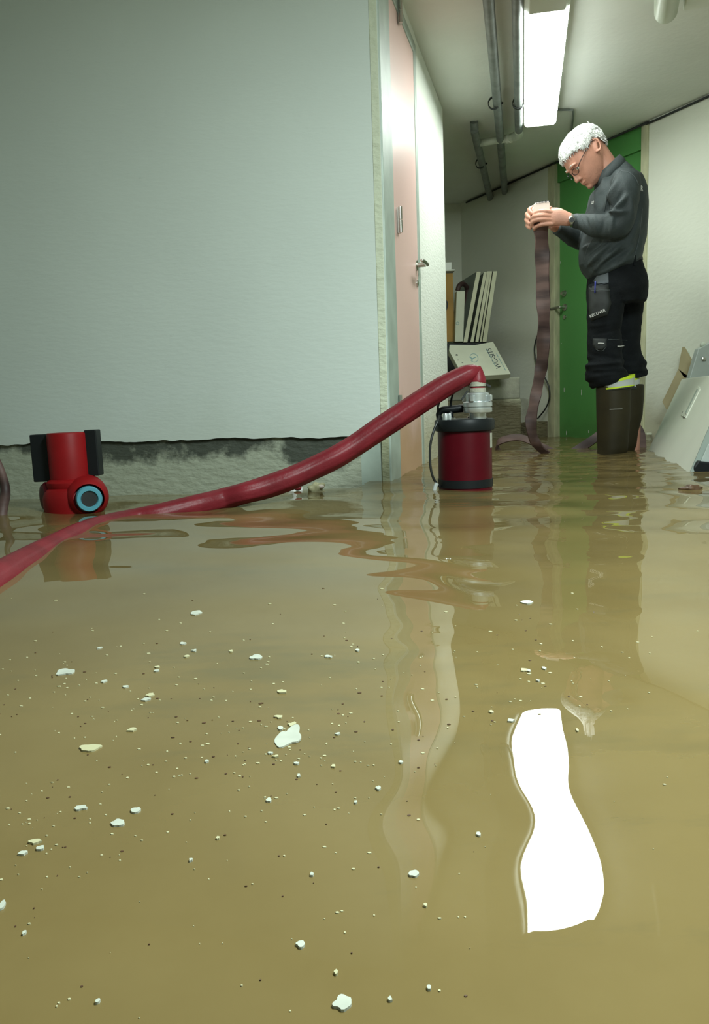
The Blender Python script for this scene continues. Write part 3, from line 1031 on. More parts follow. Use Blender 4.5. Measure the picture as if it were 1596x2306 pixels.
# left things, mostly behind the pier
boxq('cardboard_sheet', 985, 615, 1021, 770, 6.30, .02, M['brown_card'], 'brown cardboard sheet standing beside the white pier', 'cardboard', lean=-.006, bevel=0)
o = boxq('white_box', 980, 590, 1017, 612, 6.28, .12, M['white_pl'], 'small white box with lid on top of the brown cardboard', 'box')
a = aty(1000, 608, 6.275)
MB().box(a + (0.0, 0.06, -.004), (.16, .14, .012)).build('lid', M['white_pl'], o, bevel=.002)
o = boxq('tall_carton', 1024, 655, 1041, 770, 6.215, .10, M['pale_card'], 'tall narrow white carton with a small round mark', 'carton', lean=.02)
a = aty(1030, 728, 6.213)
MB().lathe(a, [(.009, 0), (.009, .0008), (.012, .0008), (.012, 0)], axis=(0, -1, 0), seg=20, hollow=True).build('round_mark', M['teal_ink'], o)
tag(MB().tube([aty(1030, 655, 6.3), aty(1034, 643, 6.3), aty(1044, 640, 6.35), aty(1052, 655, 6.4), aty(1048, 700, 6.4)], .018, seg=14).build('hose_piece', M['hose_brown'], smooth=True), 'dark bent hose piece behind the tall white carton', 'hose')
tag(MB().tube([aty(1000, 672, 6.294), aty(1007, 683, 6.294), aty(1004, 698, 6.294), aty(998, 703, 6.294)], .006, seg=8).build('cable_loop', M['cord'], smooth=True), 'small black cable loop beside the brown cardboard', 'cable')

# tilted carton with the WC-SITS print
c = [aty(1012, 776, 6.0), aty(1069, 776, 6.03), aty(1110, 768, 6.06), aty(1150, 841, 5.80), aty(1089, 846, 5.78), aty(1036, 832, 5.82), aty(1011, 790, 5.95)]
pl_n = np.cross(c[2] - c[0], c[4] - c[0])
pl_n /= np.linalg.norm(pl_n)
if pl_n[1] > 0: pl_n = -pl_n
c0 = (c[0] + c[2] + c[4]) / 3
c = [onp(x, y, c0, pl_n) for x, y in ((1012, 776), (1069, 777), (1110, 769), (1150, 842), (1089, 846), (1034, 832), (1011, 790))]
cart = tag(MB().prism(c, -pl_n * 0.045).build('toilet_seat_carton', M['pale_card'], bevel=.003), 'tilted white carton printed WC-SITS lying on the concrete block', 'carton')
up_ = onp(1105, 795, c0, pl_n) - onp(1125, 832, c0, pl_n)
ri = up_
upv = onp(1095, 800, c0, pl_n) - onp(1112, 792, c0, pl_n)
o0 = onp(1129, 829, c0 + pl_n * .001, pl_n)
T1 = text('printed_name', 'WC-SITS', 0.058, o0, ri, upv, M['ink'], cart)
T1['label'] = 'dark WC-SITS lettering'
for k, (x, y, s_, st) in enumerate(((1140, 836, .016, '— · —————————'), (1117, 826, .016, '· —— · —— ·'))):
    o1 = onp(x, y, c0 + pl_n * .001, pl_n)
    mb = MB()
    for j in range(5):
        pa = o1 + ri / np.linalg.norm(ri) * (.01 + j * .038)
        pb = pa + ri / np.linalg.norm(ri) * (.026 if j % 2 else .032)
        uu = upv / np.linalg.norm(upv) * .005
        mb.prism([pa, pb, pb + uu, pa + uu], pl_n * .0008)
    mb.build('fine_print', M['teal_ink'], cart)
rc = onp(1067, 806, c0 + pl_n * .0005, pl_n)
mb = MB()
rx = ri / np.linalg.norm(ri)
ry = upv / np.linalg.norm(upv)
for j in range(26):          # broken ring symbol with a stem inside
    t0, t1 = 2 * PI * j / 26, 2 * PI * (j + .75) / 26
    if j in (5, 6): continue
    pts_ = [rc + (rx * math.cos(t) + ry * math.sin(t) * .8) * r_ for t, r_ in ((t0, .040), (t1, .040), (t1, .046), (t0, .046))]
    mb.prism(pts_, pl_n * .0008)
mb.prism([rc + ry * -.022 + rx * -.004, rc + ry * .022 + rx * -.004, rc + ry * .022 + rx * .004, rc + ry * -.022 + rx * .004], pl_n * .0008)
mb.prism([rc + ry * .018 + rx * -.018, rc + ry * .026 + rx * -.018, rc + ry * .026 + rx * .022, rc + ry * .018 + rx * .022], pl_n * .0008)
mb.build('printed_symbol', M['teal_ink'], cart)
hq = onp(1028, 800, c0 + pl_n * .0005, pl_n)
MB().ell(hq, (.009, .003, .008)).build('hole', M['blackm'], cart)
for x, y in ((1031, 811), (1041, 817)):
    hq = onp(x, y, c0 + pl_n * .0005, pl_n)
    MB().box(hq, (.012, .002, .004)).build('scratch', M['blackm'], cart)

# thin black cable hanging by the corner of the far wall
tag(MB().tube([RW.px(1224, 735, .03), RW.px(1210, 755, .03), RW.px(1203, 785, .03), RW.px(1208, 815, .03), RW.px(1222, 842, .03), RW.px(1235, 870, .03), RW.px(1237, 895, .03), RW.px(1228, 920, .03), RW.px(1210, 943, .04)], 0.0055, seg=8).build('thin_cable', M['cord'], smooth=True),
    'thin black cable curving down the wall behind the hanging hose', 'cable')

# ------------------------------------------------------------------ pump
YP = 2.75
pc = aty(1047, 1107, 2.67)
PX = aty(1047, 1050, YP)[0]
kpx = lambda y, x=1047, Y=YP: float(aty(x, y, Y)[2])
R0 = 61 * YP / FPX * 0.985
pump = empty('drainage_pump', (PX, YP, 0), 'dark red submersible drainage pump with black top ring standing in the water', 'pump')
kf = lambda y: float(aty(1047, y, YP - R0)[2])     # heights read on the front of the drum
MB().lathe((PX, YP, 0), [(R0 * .9, 0.0), (R0, .01), (R0, kf(972)), (R0 * .985, kf(968))], seg=64).build('drum', M['red_pump'], pump, smooth=True, angle=40)
MB().lathe((PX, YP, 0), [(R0, kf(1101)), (R0 + .0025, kf(1101)), (R0 + .0025, kf(1083)), (R0, kf(1083))], seg=64).build('black_band', M['black'], pump, smooth=True, angle=40)
zt1 = kf(945)
MB().lathe((PX, YP, 0), [(R0, kf(973)), (R0 + .008, kf(971)), (R0 + .010, kf(966)), (R0 + .010, kf(949)), (R0 + .006, kf(945)), (R0 * .8, kf(944)), (0.001, kf(944))], seg=64).build('top_ring', M['black'], pump, smooth=True, angle=40)
for a in (-2.2, -1.1, 0.2, 1.2, 2.4, 3.1):
    MB().lathe((PX + R0 * .8 * math.cos(a), YP + R0 * .8 * math.sin(a), zt1), [(.007, 0), (.007, .006), (.005, .008)], seg=6).build('bolt', M['steel'], pump)
for (x, y, rr_) in ((1003, 940, .010), (1012, 941, .008), (1066, 938, .012)):
    q_ = aty(x, y, YP - .05)
    MB().lathe((q_[0], q_[1], zt1), [(rr_, 0), (rr_, .014), (rr_ * .7, .022)], seg=14).build('plug', M['alu'], pump, smooth=True, angle=40)
# handle
hz = kpx(922)
xa, xb = aty(988, 930, YP)[0], aty(1062, 930, YP)[0]
mb = MB()
mb.tube([(xa + .002, YP, zt1 - .004), (xa, YP, zt1 + .012), (xa, YP, hz - .012), (xa + .012, YP, hz), (xa + .05, YP, hz + .002), (xb - .03, YP, hz + .004), (xb, YP, hz + .003), (xb + .01, YP, hz - .02), (xb + .006, YP, zt1 - .002)],
        [.010, .010, .010, .012, .0135, .0135, .0135, .012, .012], seg=12, side=(0, 1, 0))
mb.tube([(aty(1014, 930, YP)[0], YP, zt1), (aty(1014, 930, YP)[0], YP, hz)], .011, seg=12, res=1)
mb.build('carry_handle', M['black'], pump, smooth=True)
mb = MB()
mb.tube([aty(1014, 922, YP), aty(1016, 900, YP), aty(1021, 884, YP)], [.005, .004, .003], seg=8)
mb.lathe(aty(1014, 919, YP), [(.009, -.004), (.009, .006)], seg=10)
mb.build('cable_gland', M['black'], pump, smooth=True)
MB().box((PX + R0 * math.cos(-.42) * 1.004, YP + R0 * math.sin(-.42) * 1.004, (kf(978) + kf(1012)) / 2), (.0015, .022, kf(978) - kf(1012)),
         np.array(Matrix.Rotation(-.42, 3, 'Z'))).build('rating_label', M['concrete'], pump)
mb = MB()
mb.tube([aty(990, 935, YP - .01), aty(985, 950, YP - .03), aty(977, 968, YP - .04), aty(969, 1000, YP - .05), aty(968, 1040, YP - .05), aty(973, 1070, YP - .05), aty(982, 1088, YP - .04), aty(990, 1096, YP - .03)], .0042, seg=10)
mb.tube([aty(988, 938, YP), aty(986, 915, YP), aty(995, 895, YP), aty(1008, 880, YP)], .004, seg=10)
mb.build('power_cable', M['cord'], pump, smooth=True)
mb = MB()
mb.tube([aty(984, 1088, YP - .06), aty(980, 1096, YP - .06), aty(978, 1104, YP - .06)], .007, seg=8)
mb.build('cable_tie', M['reflex'], pump)
# outlet coupling
YO = 2.70
cx = float(aty(1075, 905, YO)[0])
kz = lambda y: float(aty(1075, y, YO)[2])
rp_ = lambda p_: p_ * YO / FPX
MB().lathe((cx, YO, 0), [(rp_(18), zt1 - .004), (rp_(19), kz(930)), (rp_(31), kz(929)), (rp_(32), kz(927)), (rp_(32), kz(918)), (rp_(30), kz(917)), (rp_(30), kz(916)), (rp_(32.5), kz(915)),
                         (rp_(32.5), kz(906)), (rp_(30), kz(904)), (rp_(26), kz(903)), (rp_(26.5), kz(888)), (rp_(24), kz(885)), (rp_(16), kz(884)), (rp_(15), kz(884))], seg=48).build('hose_coupling', M['alu'], pump, smooth=True, angle=35)
for a in (2.6, 4.2, 5.6):
    MB().box((cx + rp_(29) * math.cos(a), YO + rp_(29) * math.sin(a), kz(897)), (.02, .012, .02), np.array(Matrix.Rotation(a, 3, 'Z'))).build('coupling_lug', M['alu'], pump, bevel=.002)
mb = MB()
for y in (865, 879):
    mb.lathe((cx, YO, 0), [(rp_(16), kz(y + 5)), (rp_(19), kz(y + 5)), (rp_(19), kz(y - 5)), (rp_(16), kz(y - 5))], seg=36, hollow=True)
mb.build('clamp_band', M['concrete'], pump, smooth=True, angle=35)
MB().box(aty(1098, 868, YO - .01), (.022, .008, .007), np.array(Matrix.Rotation(.5, 3, 'Y'))).build('clamp_lever', M['blackm'], pump, bevel=.001)
MB().box(aty(1046, 890, YO - .03), (.006, .006, .035), np.array(Matrix.Rotation(.6, 3, 'Y'))).build('clamp_lever', M['blackm'], pump, bevel=.001)

# ------------------------------------------------------------------ big red hose
def hose_pt(x, yt, yb, Y=None, r=None):
    return x, yt, yb, Y, r


pts, rad = [], []
for (x, yc, rpx, Y) in ((1079, 826, 5, 2.70), (1074, 831, 12, 2.70), (1060, 840, 20, 2.70), (1040, 850, 23, 2.70), (1000, 871, 25, 2.69), (950, 903, 26, 2.68), (900, 936, 26, 2.67),
                       (850, 969, 26, 2.65), (800, 1003, 25, 2.63), (750, 1033, 25.5, 2.60), (700, 1057, 25.5, 2.58), (650, 1079, 26, 2.55), (600, 1097, 26, 2.53), (550, 1111, 24, 2.50)):
    pts.append(aty(x, yc, Y))
    rad.append(rpx * Y / FPX)
for (x, yt, yb) in ((500, 1101, 1141), (450, 1113, 1147), (400, 1125, 1152), (350, 1137, 1157), (300, 1147, 1161), (240, 1159, 1172), (180, 1177, 1190), (120, 1204, 1220), (60, 1233, 1258), (0, 1264, 1300), (-60, 1300, 1340), (-150, 1350, 1400)):
    c_ = atz(x, yb)
    Y = c_[1] + .022
    top = aty(x, yt, Y)
    r_ = 0.0345
    pts.append(np.array([top[0], Y, top[2] - r_ * .97]))
    rad.append(r_)
mb = MB()
# longitudinal creases of the woven jacket
P_, R_, F_ = spline(pts, rad, 5)
T_ = np.gradient(P_, axis=0)
T_ /= np.linalg.norm(T_, axis=1)[:, None]
rings = []
for k in range(len(P_)):
    u_ = np.array([0, 0, 1.0]) - T_[k] * T_[k][2]
    u_ /= np.linalg.norm(u_)
    v_ = np.cross(T_[k], u_)
    ring = []
    for i in range(40):
        a = 2 * PI * i / 40
        cr_ = 1 + .018 * math.sin(a * 9 + k * .02) + .012 * math.sin(a * 15 + 1) + .02 * noise.noise(Vector((a * 2, k * .12, 0)))
        ring.append(P_[k] + R_[k] * cr_ * (math.cos(a) * u_ + math.sin(a) * v_))
    rings.append(ring)
mb.loft(rings)
rh = tag(mb.build('discharge_hose', M['hose'], smooth=True), 'thick red discharge hose sloping from the pump down into the water', 'hose')
mb = MB()
mb.tube([(cx, YO, kz(885)), (cx, YO, kz(868)), (cx + .001, YO, kz(858)), (cx + .003, YO, kz(842)), (cx + .005, YO, kz(832)), (cx + .006, YO, kz(824))], [rp_(17), rp_(17.5), rp_(19), rp_(14), rp_(9), rp_(3.5)], seg=28)
mb.build('hose_cuff', M['hose'], rh, smooth=True)

# ------------------------------------------------------------------ red valve stand at the left
YV = 2.55
vx = float(aty(160, 1145, YV)[0])
vz = lambda y, Y=YV: float(aty(155, y, Y)[2])
vr = lambda p_: p_ * YV / FPX
val = empty('valve_stand', (vx, YV, 0), 'red cylindrical valve stand with black side plates and a blue rimmed port', 'valve')
xo = float(aty(150, 1020, YV)[0])
tilt = (xo - vx)
mb = MB()
axv = np.array([float(aty(149, 975, YV)[0] - aty(158, 1075, YV)[0]), 0, vz(975) - vz(1075)])
cb = aty(158, 1075, YV)
Lh = np.linalg.norm(axv)
mb.lathe(cb, [(vr(43), -.02), (vr(43), Lh * .98), (vr(41), Lh * 1.01), (vr(30), Lh * 1.015), (0.001, Lh * 1.015)], axis=axv, seg=48)
mb.build('barrel', M['red_bright'], val, smooth=True, angle=40)
mb = MB()
an = axv / Lh
sx = np.cross([0, 1, 0], an)
sx = np.array([an[2], 0, -an[0]])
for sgn, w_, hh, dz in ((-1, 42, 106, -4), (1, 27, 103, 3)):
    c_ = cb + an * (Lh * .5 + dz * YV / FPX) + sx * sgn * (vr(43) + vr(w_) / 2 - .004) + np.array([0, .02, 0])
    mb = MB()
    Rb = np.column_stack([sx, [0, 1, 0], an])
    mb.box(c_, (vr(w_), .05, vr(hh)), Rb)
    for j in range(0):
        mb.box(c_ + an * vr(hh) * (-.4 + .2 * j) + np.array([0, -.027, 0]), (vr(w_) * .9, .006, .005), Rb)
    mb.build('side_plate', M['black'], val, bevel=.003)
MB().lathe(aty(160, 1088, YV), [(vr(50), -.016), (vr(53), -.008), (vr(53), .006), (vr(48), .012), (vr(44), .016)], axis=an, seg=48).build('flange', M['red_bright'], val, smooth=True, angle=40)
bc = aty(163, 1128, YV)
mb = MB()
mb.lathe((bc[0], YV, 0), [(vr(56), 0), (vr(58), .06), (vr(62), vz(1140)), (vr(63), vz(1120)), (vr(58), vz(1104)), (vr(50), vz(1094))], seg=48)
mb.build('valve_body', M['red_bright'], val, smooth=True)
pa = np.array([0.42, -.90, -.05])
pa /= np.linalg.norm(pa)
pp = aty(201, 1124, YV - .085)
mb = MB()
mb.lathe(pp - pa * .09, [(vr(48), 0), (vr(46), .05), (vr(40), .075), (vr(33), .084), (vr(33), .02), (.001, .018)], axis=pa, seg=40)
mb.build('port_boss', M['red_bright'], val, smooth=True, angle=50)
MB().lathe(pp - pa * .01, [(vr(17), -.03), (vr(17), .010), (vr(19), .015), (vr(26), .015), (vr(28), .010), (vr(28), -.01)], axis=pa, seg=40).build('port_ring', M['blue_ring'], val, smooth=True, angle=50)
MB().lathe(pp - pa * .004, [(vr(17.5), 0), (vr(17.5), .004)], axis=pa, seg=30).build('port_opening', M['blackm'], val)
lp = aty(98, 1120, YV - .02)
la = np.array([-.8, -.6, 0])
MB().lathe(lp - la * .05, [(vr(32), 0), (vr(34), .04), (vr(28), .052), (vr(18), .054)], axis=la, seg=32).build('blank_cap', M['red_pump'], val, smooth=True, angle=50)
# dark stake cut by the left edge
tag(MB().tube([aty(1, 1015, 2.5) - (.02, 0, 0), aty(2, 1060, 2.5), aty(12, 1105, 2.5), aty(5, 1150, 2.45), aty(2, 1200, 2.42), aty(0, 1260, 2.4)], [.006, .012, .015, .016, .014, .012], seg=10).build('rubber_tube', M['hose_brown'], smooth=True),
    'dark upright rubber tube cut off by the left edge of the picture', 'tube')

# ------------------------------------------------------------------ things at the right
BL, BR = atz(1459, 1014), atz(1554, 1062)
TL = aty(1535, 852, 4.62)
upd = TL - BL
along = BR - BL
nP = np.cross(along, upd)
nP /= np.linalg.norm(nP)
if nP[1] > 0 and nP[0] > 0: nP = -nP
if nP[0] > 0: nP = -nP
BLd, BRd = BL - upd * .30, BR - upd * .30
TL2 = BL + upd * 1.0
# near side leans over further, outside the frame
TRn = TL2 + along
pan = tag(MB().prism([BLd, BRd, TRn, TL2], -nP * .030).build('appliance_door', M['white_pl'], bevel=.007),
          'large cream white appliance door leaning at the right with a recessed slot', 'panel')
on = lambda x, y, off=0.0: onp(x, y, BL + nP * off, nP)
g_ = [on(1562, 872, .002), on(1572, 870, .002), on(1575, 878, .002), on(1543, 940, .002), on(1535, 935, .002)]
mb = MB().prism([on(1562, 872, .0), on(1568, 868, .0), on(1574, 870, .0), on(1577, 877, .0), on(1545, 942, .0), on(1534, 936, .0)], nP * .005)
mb.build('slot_trim', M['white_pl'], pan, bevel=.001)
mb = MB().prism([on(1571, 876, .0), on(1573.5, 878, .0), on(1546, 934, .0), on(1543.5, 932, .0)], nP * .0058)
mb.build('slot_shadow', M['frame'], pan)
mb = MB()
for (x, y) in ((1538, 929), (1541, 936), (1545, 933), (1540, 940)):
    mb.box(on(x, y, .003), (.008, .006, .009))
mb.build('catch', M['steel'], pan)
mb = MB().prism([BRd - nP * .03, BRd + nP * .002, BRd + nP * .002 + upd * 1.3, BRd - nP * .03 + upd * 1.3], along / np.linalg.norm(along) * .010)
mb.build('edge_strip', M['panel_face'], pan)
# cardboard flap behind it
Yc = 4.78
cb1 = [aty(1494, 921, Yc), aty(1492, 905, Yc), aty(1524, 832, Yc), aty(1535, 850, Yc), aty(1550, 860, Yc)]
tag(MB().prism([aty(x, y, Yc) for x, y in ((1500, 922), (1491, 904), (1504, 878), (1527, 831), (1553, 850), (1560, 900))], (.004, .012, 0)).prism(
    [aty(x, y, Yc) for x, y in ((1527, 831), (1531, 806), (1536, 781), (1559, 822), (1556, 850), (1540, 850))], (.02, .012, 0)).build('cardboard_sheet', M['card']),
    'creased tan cardboard sheet behind the leaning appliance door', 'cardboard')
Yk = 4.86
tag(MB().tube([aty(1541, 793, Yk), aty(1548, 796, Yk), aty(1570, 808, Yk), aty(1600, 824, Yk)], [.016, .018, .022, .024], seg=14).build('plastic_tube', M['pvc'], smooth=True), 'short pale plastic tube behind the tan cardboard', 'tube')
Yg = 4.52
kp = [aty(x, y, Yg) for x, y in ((1553, 850), (1572, 786), (1610, 766), (1616, 800), (1616, 900), (1553, 900))]
cab = tag(MB().prism(kp, (.0, .05, 0)).build('metal_cabinet', M['cabinet'], bevel=.004), 'pale grey metal cabinet with a lock leaning behind the appliance door', 'cabinet')
kq = aty(1584, 808, Yg - .002)
MB().lathe(kq, [(.012, 0), (.012, .006), (.006, .008)], axis=(0, -1, 0), seg=16).box(kq + (0, -.01, -.006), (.022, .004, .006)).build('lock', M['steel'], cab)
MB().ell(aty(1582, 777, Yg + .02), (.016, .016, .016)).build('knob', M['pvc'], cab, smooth=True)
# black box with a blue grey end at the bottom right
Yx = 3.05
bx0 = aty(1568, 1060, Yx)
mb = MB().prism([aty(x, y, Yx) for x, y in ((1562, 1052), (1572, 1038), (1596, 1042), (1640, 1040), (1640, 1100), (1566, 1100))], (.05, .18, 0))
bb = tag(mb.build('black_case', M['black'], bevel=.006), 'glossy black case half sunk in the water at the right edge', 'case')
mb = MB().prism([aty(x, y, Yx + .02) for x, y in ((1577, 1040), (1593, 1002), (1640, 985), (1640, 1044))], (.05, .1, 0))
mb.build('lid', M['cabinet'], bb, bevel=.003)
# low debris at the wall foot
MB_ = MB().box(RW.px(1460, 977, .03), (.035, .03, .014))
tag(MB_.build('plaster_chunk', M['pale_card'], bevel=.003), 'small pale plaster chunk at the foot of the right wall', 'debris')


def lump(name, x, y, r, m, label, cat, seed):
    c_ = atz(x, y)
    mb = MB().ell((c_[0], c_[1], WZ + r[2] * .25), r, n=14, m=20)
    vs = []
    for v in mb.v:
        d = np.array(v) - (c_[0], c_[1], WZ)
        f = 1 + .55 * noise.noise(Vector(d * 60) + Vector((seed, 0, 0)))
        vs.append(tuple(np.array([c_[0], c_[1], WZ]) + d * f))
    mb.v = vs
    return tag(mb.build(name, m, smooth=True), label, cat)


o = lump('crumpled_wrapper', 664, 1106, (.028, .02, .018), M['light_print'], 'crumpled white wrapper floating by the big wall under the red hose', 'litter', 1)
a = atz(671, 1106)
MB().ell((a[0], a[1] - .012, WZ + .012), (.014, .008, .007)).build('red_corner', M['hose'], o, smooth=True)
o = lump('crumpled_bag', 712, 1107, (.032, .022, .024), M['flake2'], 'crumpled yellowish bag floating right of the white wrapper', 'litter', 6)
a = atz(722, 1107)
MB().ell((a[0], a[1] - .01, WZ + .018), (.014, .010, .008)).build('pink_patch', M['hose_pale'], o, smooth=True)
lump('brown_scrap', 1556, 1101, (.034, .02, .010), M['leaf'], 'brown wet scrap floating near the right edge', 'litter', 9)


# ------------------------------------------------------------------ layflat hose held by the man
def ribbon(mb, pts, wid, side, thick=.006, twist=None, res=8):
    """flat hose: pts centreline, wid width, side = list of width directions"""
    P, Wd, _ = spline(pts, wid, res)
    S3 = spline(side, 1.0, res)[0]
    T = np.gradient(P, axis=0)
    T /= np.linalg.norm(T, axis=1)[:, None]
    rings = []
    for k in range(len(P)):
        sd = S3[k] - T[k] * (S3[k] @ T[k])
        sd /= np.linalg.norm(sd)
        nn = np.cross(T[k], sd)
        w_, t_ = Wd[k] / 2, thick / 2
        rings.append([P[k] + sd * (w_ - t_) * a + nn * t_ * b for a, b in ((-1, -1), (-.3, -1.25), (.3, -1.25), (1, -1), (1 + .08, 0), (1, 1), (.3, 1.25), (-.3, 1.25), (-1, 1), (-1.08, 0))])
    return mb.loft(rings)


YH = 4.25
k_ = YH / FPX
mb = MB()
hp_ = [(1216, 500), (1219, 540), (1221, 600), (1222, 660), (1224, 720), (1223, 770), (1221, 810), (1215, 845), (1208, 880), (1201, 915), (1195, 950), (1200, 985), (1214, 1008), (1232, 1022)]
wd_ = [38, 36, 33, 33, 32, 31, 30, 30, 28, 27, 28, 26, 24, 22]
sd_ = [(1, -.2 + .7 * math.sin(i * 1.9), 0) for i in range(14)]
Yh_ = [YH + .02 * math.sin(i * 1.1) for i in range(14)]
ribbon(mb, [aty(x, y, Yh_[i]) for i, (x, y) in enumerate(hp_)], [w_ * k_ for w_ in wd_], sd_, .010)
# loop of the same hose lying in the water
Yl = 4.75
lp_ = [(1130, 1026), (1120, 1012), (1121, 998), (1138, 989), (1165, 985), (1190, 991), (1210, 1001), (1240, 1016), (1262, 1024)]
ribbon(mb, [aty(x, y, Yl - .02 * i) for i, (x, y) in enumerate(lp_)], [.05, .05, .05, .05, .05, .05, .05, .05, .05], [(.3, .45, .9)] * 3 + [(.1, .5, 1)] * 6, .010)
# end that passes behind the boots
ribbon(mb, [aty(1268, 1030, 4.6), aty(1300, 1013, 4.6), aty(1335, 990, 4.62), aty(1375, 962, 4.62), aty(1420, 955, 4.6), aty(1440, 975, 4.55), aty(1445, 1010, 4.5)], [.06] * 7, [(.3, .5, .9)] * 7, .010)
lh = tag(mb.build('layflat_hose', M['hose_brown'], smooth=True, angle=50), 'flat brown hose hanging from the hands of the man down into the water', 'hose')
# folded pale end in the hands
mb = MB()
p4 = [(1201, 500), (1202, 460), (1206, 456), (1236, 452), (1238, 458), (1239, 497)]
mb.prism([aty(x, y, YH - .012) for x, y in p4], (0, .05, 0))
mb.prism([aty(x, y, YH - .010) for x, y in ((1199, 500), (1199, 470), (1203, 462), (1203, 500))], (0, .04, 0))
end_ = mb.build('folded_end', M['hose_pale'], lh, bevel=.004)
end_['label'] = 'pale folded hose end'
mb = MB()
for i in range(11):
    q_ = aty(1208 + i * 2.8, 456.5 - i * .34, YH - .013)
    mb.box(q_, (.0022, .006, .010))
mb.build('end_ridge', M['blackm'], lh)

# ------------------------------------------------------------------ floating paint flakes
def flake(x, y, w_, h_, m, seed, lobes=.28, n=22):
    c_ = atz(x, y)
    k = c_[1] / FPX
    wx = w_ * k / 2
    d_ = abs(atz(x, y - h_ / 2)[1] - atz(x, y + h_ / 2)[1]) / 2
    z = WZ + float(wave(np.array([[c_[0]]]), np.array([[c_[1]]]))[0, 0]) + .0012
    ring = []
    for i in range(n):
        a = 2 * PI * i / n
        f = 1 + lobes * noise.noise(Vector((math.cos(a) * 1.3, math.sin(a) * 1.3, seed * 3.7))) * 2
        ring.append((c_[0] + math.cos(a) * wx * f, c_[1] + math.sin(a) * d_ * f, z - .0012))
    mb = MB().prism(ring, (0, 0, .0016))
    return mb.build('paint_flake', m)


big = [(648, 1657, 56, 44, 'flake', 'largest white paint flake, ragged, floating near the middle of the water'),
       (148, 1515, 40, 15, 'flake', 'oval white paint flake floating at the left below the valve stand reflection'),
       (202, 1686, 48, 16, 'flake2', 'long cream paint flake floating low at the left'),
       (772, 2264, 42, 28, 'flake', 'rounded white paint flake nearest the bottom edge'),
       (576, 1482, 30, 9, 'flake', 'narrow white paint flake floating above the largest ragged flake'),
       (440, 1381, 28, 8, 'flake', 'farthest thin white paint flake, floating left of centre below the hose'),
       (266, 1857, 30, 15, 'flake', 'lower of two grey white paint flakes close together at the left'),
       (306, 1828, 22, 13, 'flake', 'upper of two grey white paint flakes close together at the left'),
       (932, 1963, 24, 14, 'flake', 'white paint flake floating alone left of the lamp reflection'),
       (183, 1822, 28, 10, 'flake', 'flat white paint flake between the cream flake and the close pair at the left'),
       (1186, 1358, 28, 7, 'flake', 'thin white paint flake floating between the pump and the boots reflections'),
       (677, 2130, 22, 15, 'flake', 'pale grey flake low in the middle above the rounded bottom flake')]
for i, (x, y, w_, h_, m_, lb) in enumerate(big):
    tag(flake(x, y, w_, h_, M[m_], i + 1, .35 if i == 0 else .25, 40 if i == 0 else 22), lb, 'paint flake', 'large floating paint flakes')
small = [(634, 1556, 20, 8), (740, 1478, 16, 5), (412, 1450, 14, 5), (338, 1567, 18, 7), (330, 1577, 22, 6), (1076, 1868, 12, 8), (757, 2195, 9, 11), (852, 1765, 12, 7), (902, 1708, 10, 6),
         (1180, 1505, 18, 7), (465, 1717, 9, 5), (760, 1645, 12, 4), (297, 1646, 18, 6), (283, 1549, 14, 5), (605, 1801, 12, 8), (627, 1612, 20, 6), (631, 1638, 14, 7), (608, 1695, 12, 5), (657, 1628, 16, 9),
         (1150, 1614, 16, 7), (52, 1925, 20, 10), (80, 1899, 28, 10), (90, 1914, 20, 9), (4, 2042, 16, 20), (355, 1505, 12, 4), (225, 1460, 10, 4), (235, 1537, 12, 5), (420, 1480, 12, 4), (352, 1513, 12, 4),
         (437, 1467, 12, 4), (520, 1468, 10, 4), (55, 2103, 10, 8), (220, 2258, 12, 9), (958, 2037, 9, 7), (702, 1968, 9, 8), (1190, 1506, 9, 5), (1105, 1596, 10, 5), (1225, 1502, 9, 6), (1210, 1528, 8, 4), (1300, 1635, 8, 5),
         (878, 2256, 10, 10), (966, 2230, 10, 9), (490, 1890, 8, 6), (430, 1940, 8, 6), (667, 1715, 12, 5), (620, 1702, 16, 4), (800, 1798, 8, 6), (672, 1742, 9, 6), (750, 1717, 10, 6), (805, 1462, 9, 4)]
for i, (x, y, w_, h_) in enumerate(small):
    if x < 130: z_, g_n = 'in the cluster by the left edge of the water', 'paint chips by the left edge'
    elif math.hypot(x - 648, (y - 1657) * 1.3) < 90: z_, g_n = 'right beside the largest ragged flake', 'paint chips around the largest flake'
    elif y > 2020: z_, g_n = 'in the open water near the bottom edge', 'paint chips near the bottom'
    elif x > 1000: z_, g_n = 'near the lamp reflection on the right', 'paint chips near the lamp reflection'
    elif x < 480 and y < 1720: z_, g_n = 'in the scatter above the long cream flake', 'paint chips at the upper left'
    elif x < 560: z_, g_n = 'below the close pair of grey white flakes', 'paint chips below the close pair'
    else: z_, g_n = 'in the middle of the water, away from the big flakes', 'paint chips in the middle'
    tag(flake(x, y, w_, h_, M['flake' if i % 3 else 'flake2'], i + 40, .3, 12), 'small pale paint chip ' + z_, 'paint flake', g_n)
mb = MB()
mbd = MB()
r_ = np.random.default_rng(5)
cl = [(200, 1550, 150, 60, 60), (650, 1690, 160, 70, 70), (90, 1900, 90, 60, 35), (700, 1500, 420, 130, 130), (1150, 1500, 200, 130, 70), (600, 1800, 500, 200, 120), (700, 2100, 550, 150, 60), (350, 1700, 250, 120, 70)]
